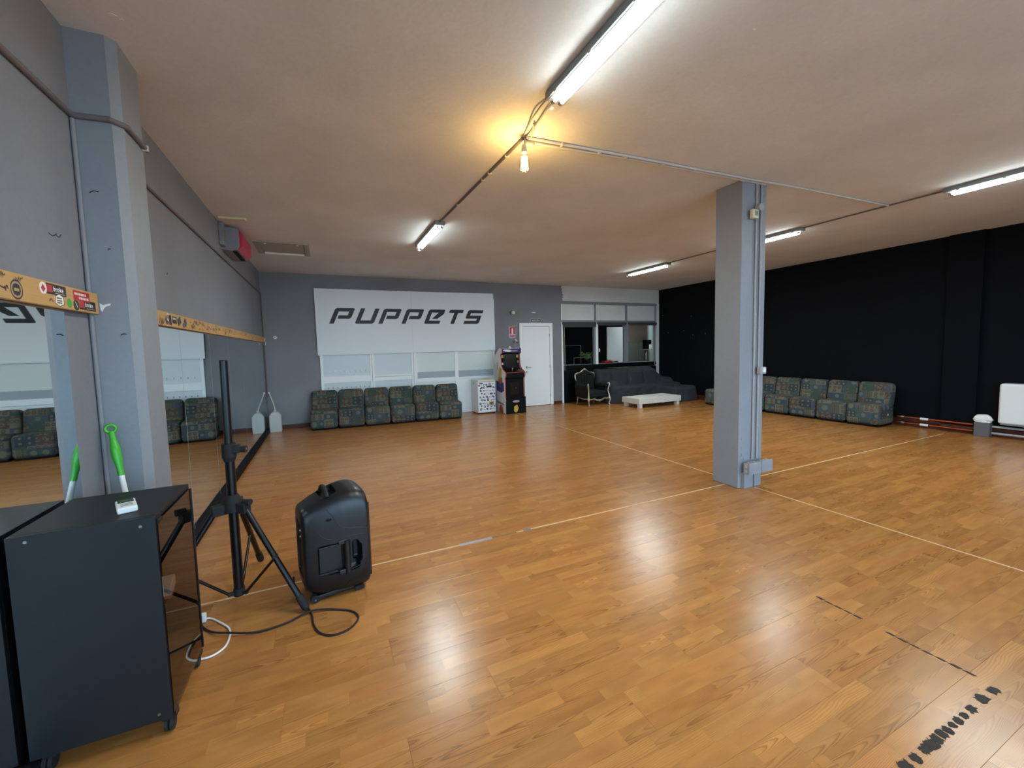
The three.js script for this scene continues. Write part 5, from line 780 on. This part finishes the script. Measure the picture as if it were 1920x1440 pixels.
// ---------------------------------------------------------------- loudspeaker standing on the floor
{
  const o = thing('loudspeaker', 'black plastic portable loudspeaker standing on the floor, side handle toward the cabinet', 'loudspeaker', [-0.005, 0, -2.735], 0.20); o.scale.setScalar(0.93);
  const ks = [[-0.205, 0.12, 0.585, 0.105], [-0.198, 0.085, 0.60, 0.128], [-0.17, 0.06, 0.615, 0.142], [-0.12, 0.035, 0.64, 0.155], [-0.05, 0.027, 0.668, 0.17], [0.02, 0.023, 0.688, 0.183], [0.08, 0.021, 0.697, 0.192], [0.13, 0.021, 0.695, 0.198], [0.165, 0.024, 0.68, 0.201], [0.185, 0.035, 0.662, 0.197], [0.192, 0.05, 0.64, 0.185]];
  const N = 72, rows = [], curve = (x) => { let k = 0; while (k < ks.length - 2 && x > ks[k + 1][0]) k++; const t = (x - ks[k][0]) / (ks[k + 1][0] - ks[k][0]); return [1, 2, 3].map((c) => ks[k][c] + (ks[k + 1][c] - ks[k][c]) * t); };
  const xsm = []; for (let i = 0; i <= 40; i++) xsm.push(-0.205 + 0.397 * i / 40);
  const P = [], I = [], ring = (x, s = 1) => { const [b, t, w] = curve(x), cy = (b + t) / 2, hy = (t - b) / 2; for (let j = 0; j < N; j++) { const a = j / N * 2 * Math.PI, c = Math.cos(a), q = Math.sin(a), e = 0.42; P.push(x, cy + Math.sign(q) * Math.pow(Math.abs(q), e) * hy * s, Math.sign(c) * Math.pow(Math.abs(c), e) * w * s); } };
  xsm.forEach((x) => ring(x)); for (let i = 0; i < 40; i++) for (let j = 0; j < N; j++) { const a = i * N + j, b = i * N + (j + 1) % N, c = a + N, d = b + N; I.push(a, b, c, b, d, c); }
  const cap = (base, x, flip) => { const k = P.length / 3, [b, t] = curve(x); P.push(x, (b + t) / 2, 0); for (let j = 0; j < N; j++) { const a = base + j, c = base + (j + 1) % N; flip ? I.push(k, c, a) : I.push(k, a, c); } };
  cap(0, -0.205, true); cap(40 * N, 0.192, false);
  let g = new THREE.BufferGeometry(); g.setAttribute('position', new THREE.Float32BufferAttribute(P, 3)); g.setIndex(I); g.computeVertexNormals();
  { // make the faces point outward
    const c = V(), n = V(); c.fromBufferAttribute(g.attributes.position, 20 * N + 0); n.fromBufferAttribute(g.attributes.normal, 20 * N + 0); if (n.z < 0) { for (let i = 0; i < I.length; i += 3) [I[i + 1], I[i + 2]] = [I[i + 2], I[i + 1]]; g.setIndex(I); g.computeVertexNormals(); }
  }
  g.setAttribute('uv', new THREE.BufferAttribute(new Float32Array(P.length / 3 * 2), 2));
  const ev = new Evaluator(); ev.useGroups = false; let br = new Brush(g, M.plastic); br.updateMatrixWorld();
  const cut = (geo) => { const b = new Brush(geo, M.plastic); b.updateMatrixWorld(); br = ev.evaluate(br, b, SUBTRACTION); br.updateMatrixWorld(); };
  cut(rbox(0.25, 0.20, 0.09, 0.025, -0.005, 0.275, 0.185)); cut(rbox(0.05, 0.13, 0.14, 0.02, 0.11, 0.285, 0.18)); cut(rbox(0.10, 0.10, 0.20, 0.02, -0.03, 0.69, 0)); cut(rbox(0.05, 0.36, 0.19, 0.012, -0.212, 0.34, 0));
  const body = mesh('casing', br.geometry, M.plastic, o);
  const hd = mesh('side_handle', merge([cyl([0.045, 0.165, 0.182], [0.045, 0.385, 0.182], 0.019, 0.019, 18), rbox(0.06, 0.03, 0.05, 0.006, 0.02, 0.375, 0.165), rbox(0.06, 0.03, 0.05, 0.006, 0.02, 0.180, 0.165)]), M.plastic, o);
  mesh('handle_pocket', rbox(0.14, 0.17, 0.014, 0.006, -0.05, 0.275, 0.146), M.plastic, o);
  mesh('top_handle', tube([[-0.045, 0.655, -0.10], [-0.045, 0.69, -0.055], [-0.043, 0.70, 0], [-0.045, 0.69, 0.055], [-0.045, 0.655, 0.105]], 0.016, 24, 10), M.rubber, o);
  const bp = mesh('control_panel', rbox(0.01, 0.34, 0.17, 0.003, -0.189, 0.34, 0), M.black, o); for (const y of [0.21, 0.25, 0.40, 0.43, 0.47]) mesh('control_knob', cyl([-0.194, y, 0.05], [-0.206, y, 0.05], 0.009, 0.008, 12), y > 0.42 ? M.steel : M.rubber, bp);
  mesh('front_grille', rbox(0.012, 0.50, 0.33, 0.005, 0.195, 0.34, 0), std({ color: '#0a0b0c', roughness: 0.5, metalness: 0.4 }), o);
  const on = (x, y) => { const [b, t, w] = curve(x), cy = (b + t) / 2, hy = (t - b) / 2, q = Math.min(0.999, Math.abs(y - cy) / hy), s = Math.pow(q, 1 / 0.42), c = Math.sqrt(Math.max(0, 1 - s * s)); return [x, y, Math.pow(c, 0.42) * w - 0.0002]; };
  for (const pts of [[[-0.06, 0.60], [-0.03, 0.55], [0.0, 0.49], [0.05, 0.46], [0.12, 0.45], [0.17, 0.435]], [[-0.12, 0.47], [-0.09, 0.425], [-0.04, 0.405], [0.05, 0.405], [0.12, 0.405], [0.16, 0.395]], [[0.165, 0.24], [0.15, 0.19], [0.10, 0.14], [0.05, 0.10], [0.03, 0.07]], [[-0.13, 0.19], [-0.04, 0.19], [0.06, 0.185], [0.12, 0.20], [0.155, 0.23]]])
    mesh('moulded_line', tube(pts.map(([x, y]) => on(x, y)), 0.003, 40, 6), M.plastic, o);
  for (const [x, y] of [[-0.05, 0.535], [-0.03, 0.075]]) mesh('screw_cap', new THREE.SphereGeometry(0.017, 14, 8).scale(1.3, 0.55, 0.25).translate(...on(x, y)), M.black, o);
  for (const z of [-1, 1]) { const w = mesh('wheel', cyl([-0.15, 0.024, z * 0.09], [-0.15, 0.024, z * 0.125], 0.024, 0.024, 20), M.rubber, o); mesh('axle', cyl([-0.15, 0.024, z * 0.125], [-0.15, 0.024, z * 0.131], 0.007, 0.006, 10), M.steel, w); mesh('foot', rbox(0.06, 0.03, 0.05, 0.006, 0.12, 0.015, z * 0.12), M.rubber, o); }
  mesh('skid', rbox(0.30, 0.03, 0.24, 0.008, -0.01, 0.026, 0), M.plastic, o);
}
// ---------------------------------------------------------------- cables on the floor
single('cable', 'black power cable looped on the floor in front of the loudspeaker', 'cable', tube([[-0.72, 0.10, -2.75], [-0.70, 0.02, -2.68], [-0.66, 0.006, -2.61], [-0.6, 0.012, -2.54], [-0.52, 0.017, -2.49], [-0.46, 0.012, -2.465], [-0.38, 0.006, -2.45], [-0.26, 0.006, -2.465], [-0.14, 0.014, -2.505], [-0.01, 0.006, -2.47], [0.08, 0.006, -2.40], [0.10, 0.006, -2.33], [0.05, 0.006, -2.26], [-0.03, 0.006, -2.245], [-0.09, 0.006, -2.29], [-0.125, 0.006, -2.38], [-0.135, 0.006, -2.47], [-0.165, 0.006, -2.58], [-0.205, 0.012, -2.66], [-0.232, 0.04, -2.72], [-0.238, 0.11, -2.76]], 0.0052, 220, 8), M.rubber);
{
  const o = thing('white_cable', 'white cable loop with a plug on the floor by the black cabinet', 'cable');
  mesh('flex', tube([[-0.685, 0.02, -2.69], [-0.66, 0.007, -2.705], [-0.6, 0.006, -2.64], [-0.54, 0.006, -2.55], [-0.525, 0.006, -2.47], [-0.535, 0.006, -2.39], [-0.58, 0.006, -2.35], [-0.63, 0.006, -2.355], [-0.69, 0.006, -2.39], [-0.71, 0.006, -2.46], [-0.70, 0.006, -2.54]], 0.005, 120, 8), M.white, o);
  mesh('plug', rbox(0.03, 0.05, 0.025, 0.006, -0.685, 0.027, -2.69), M.white, o);
}
renderer.render(scene, camera);
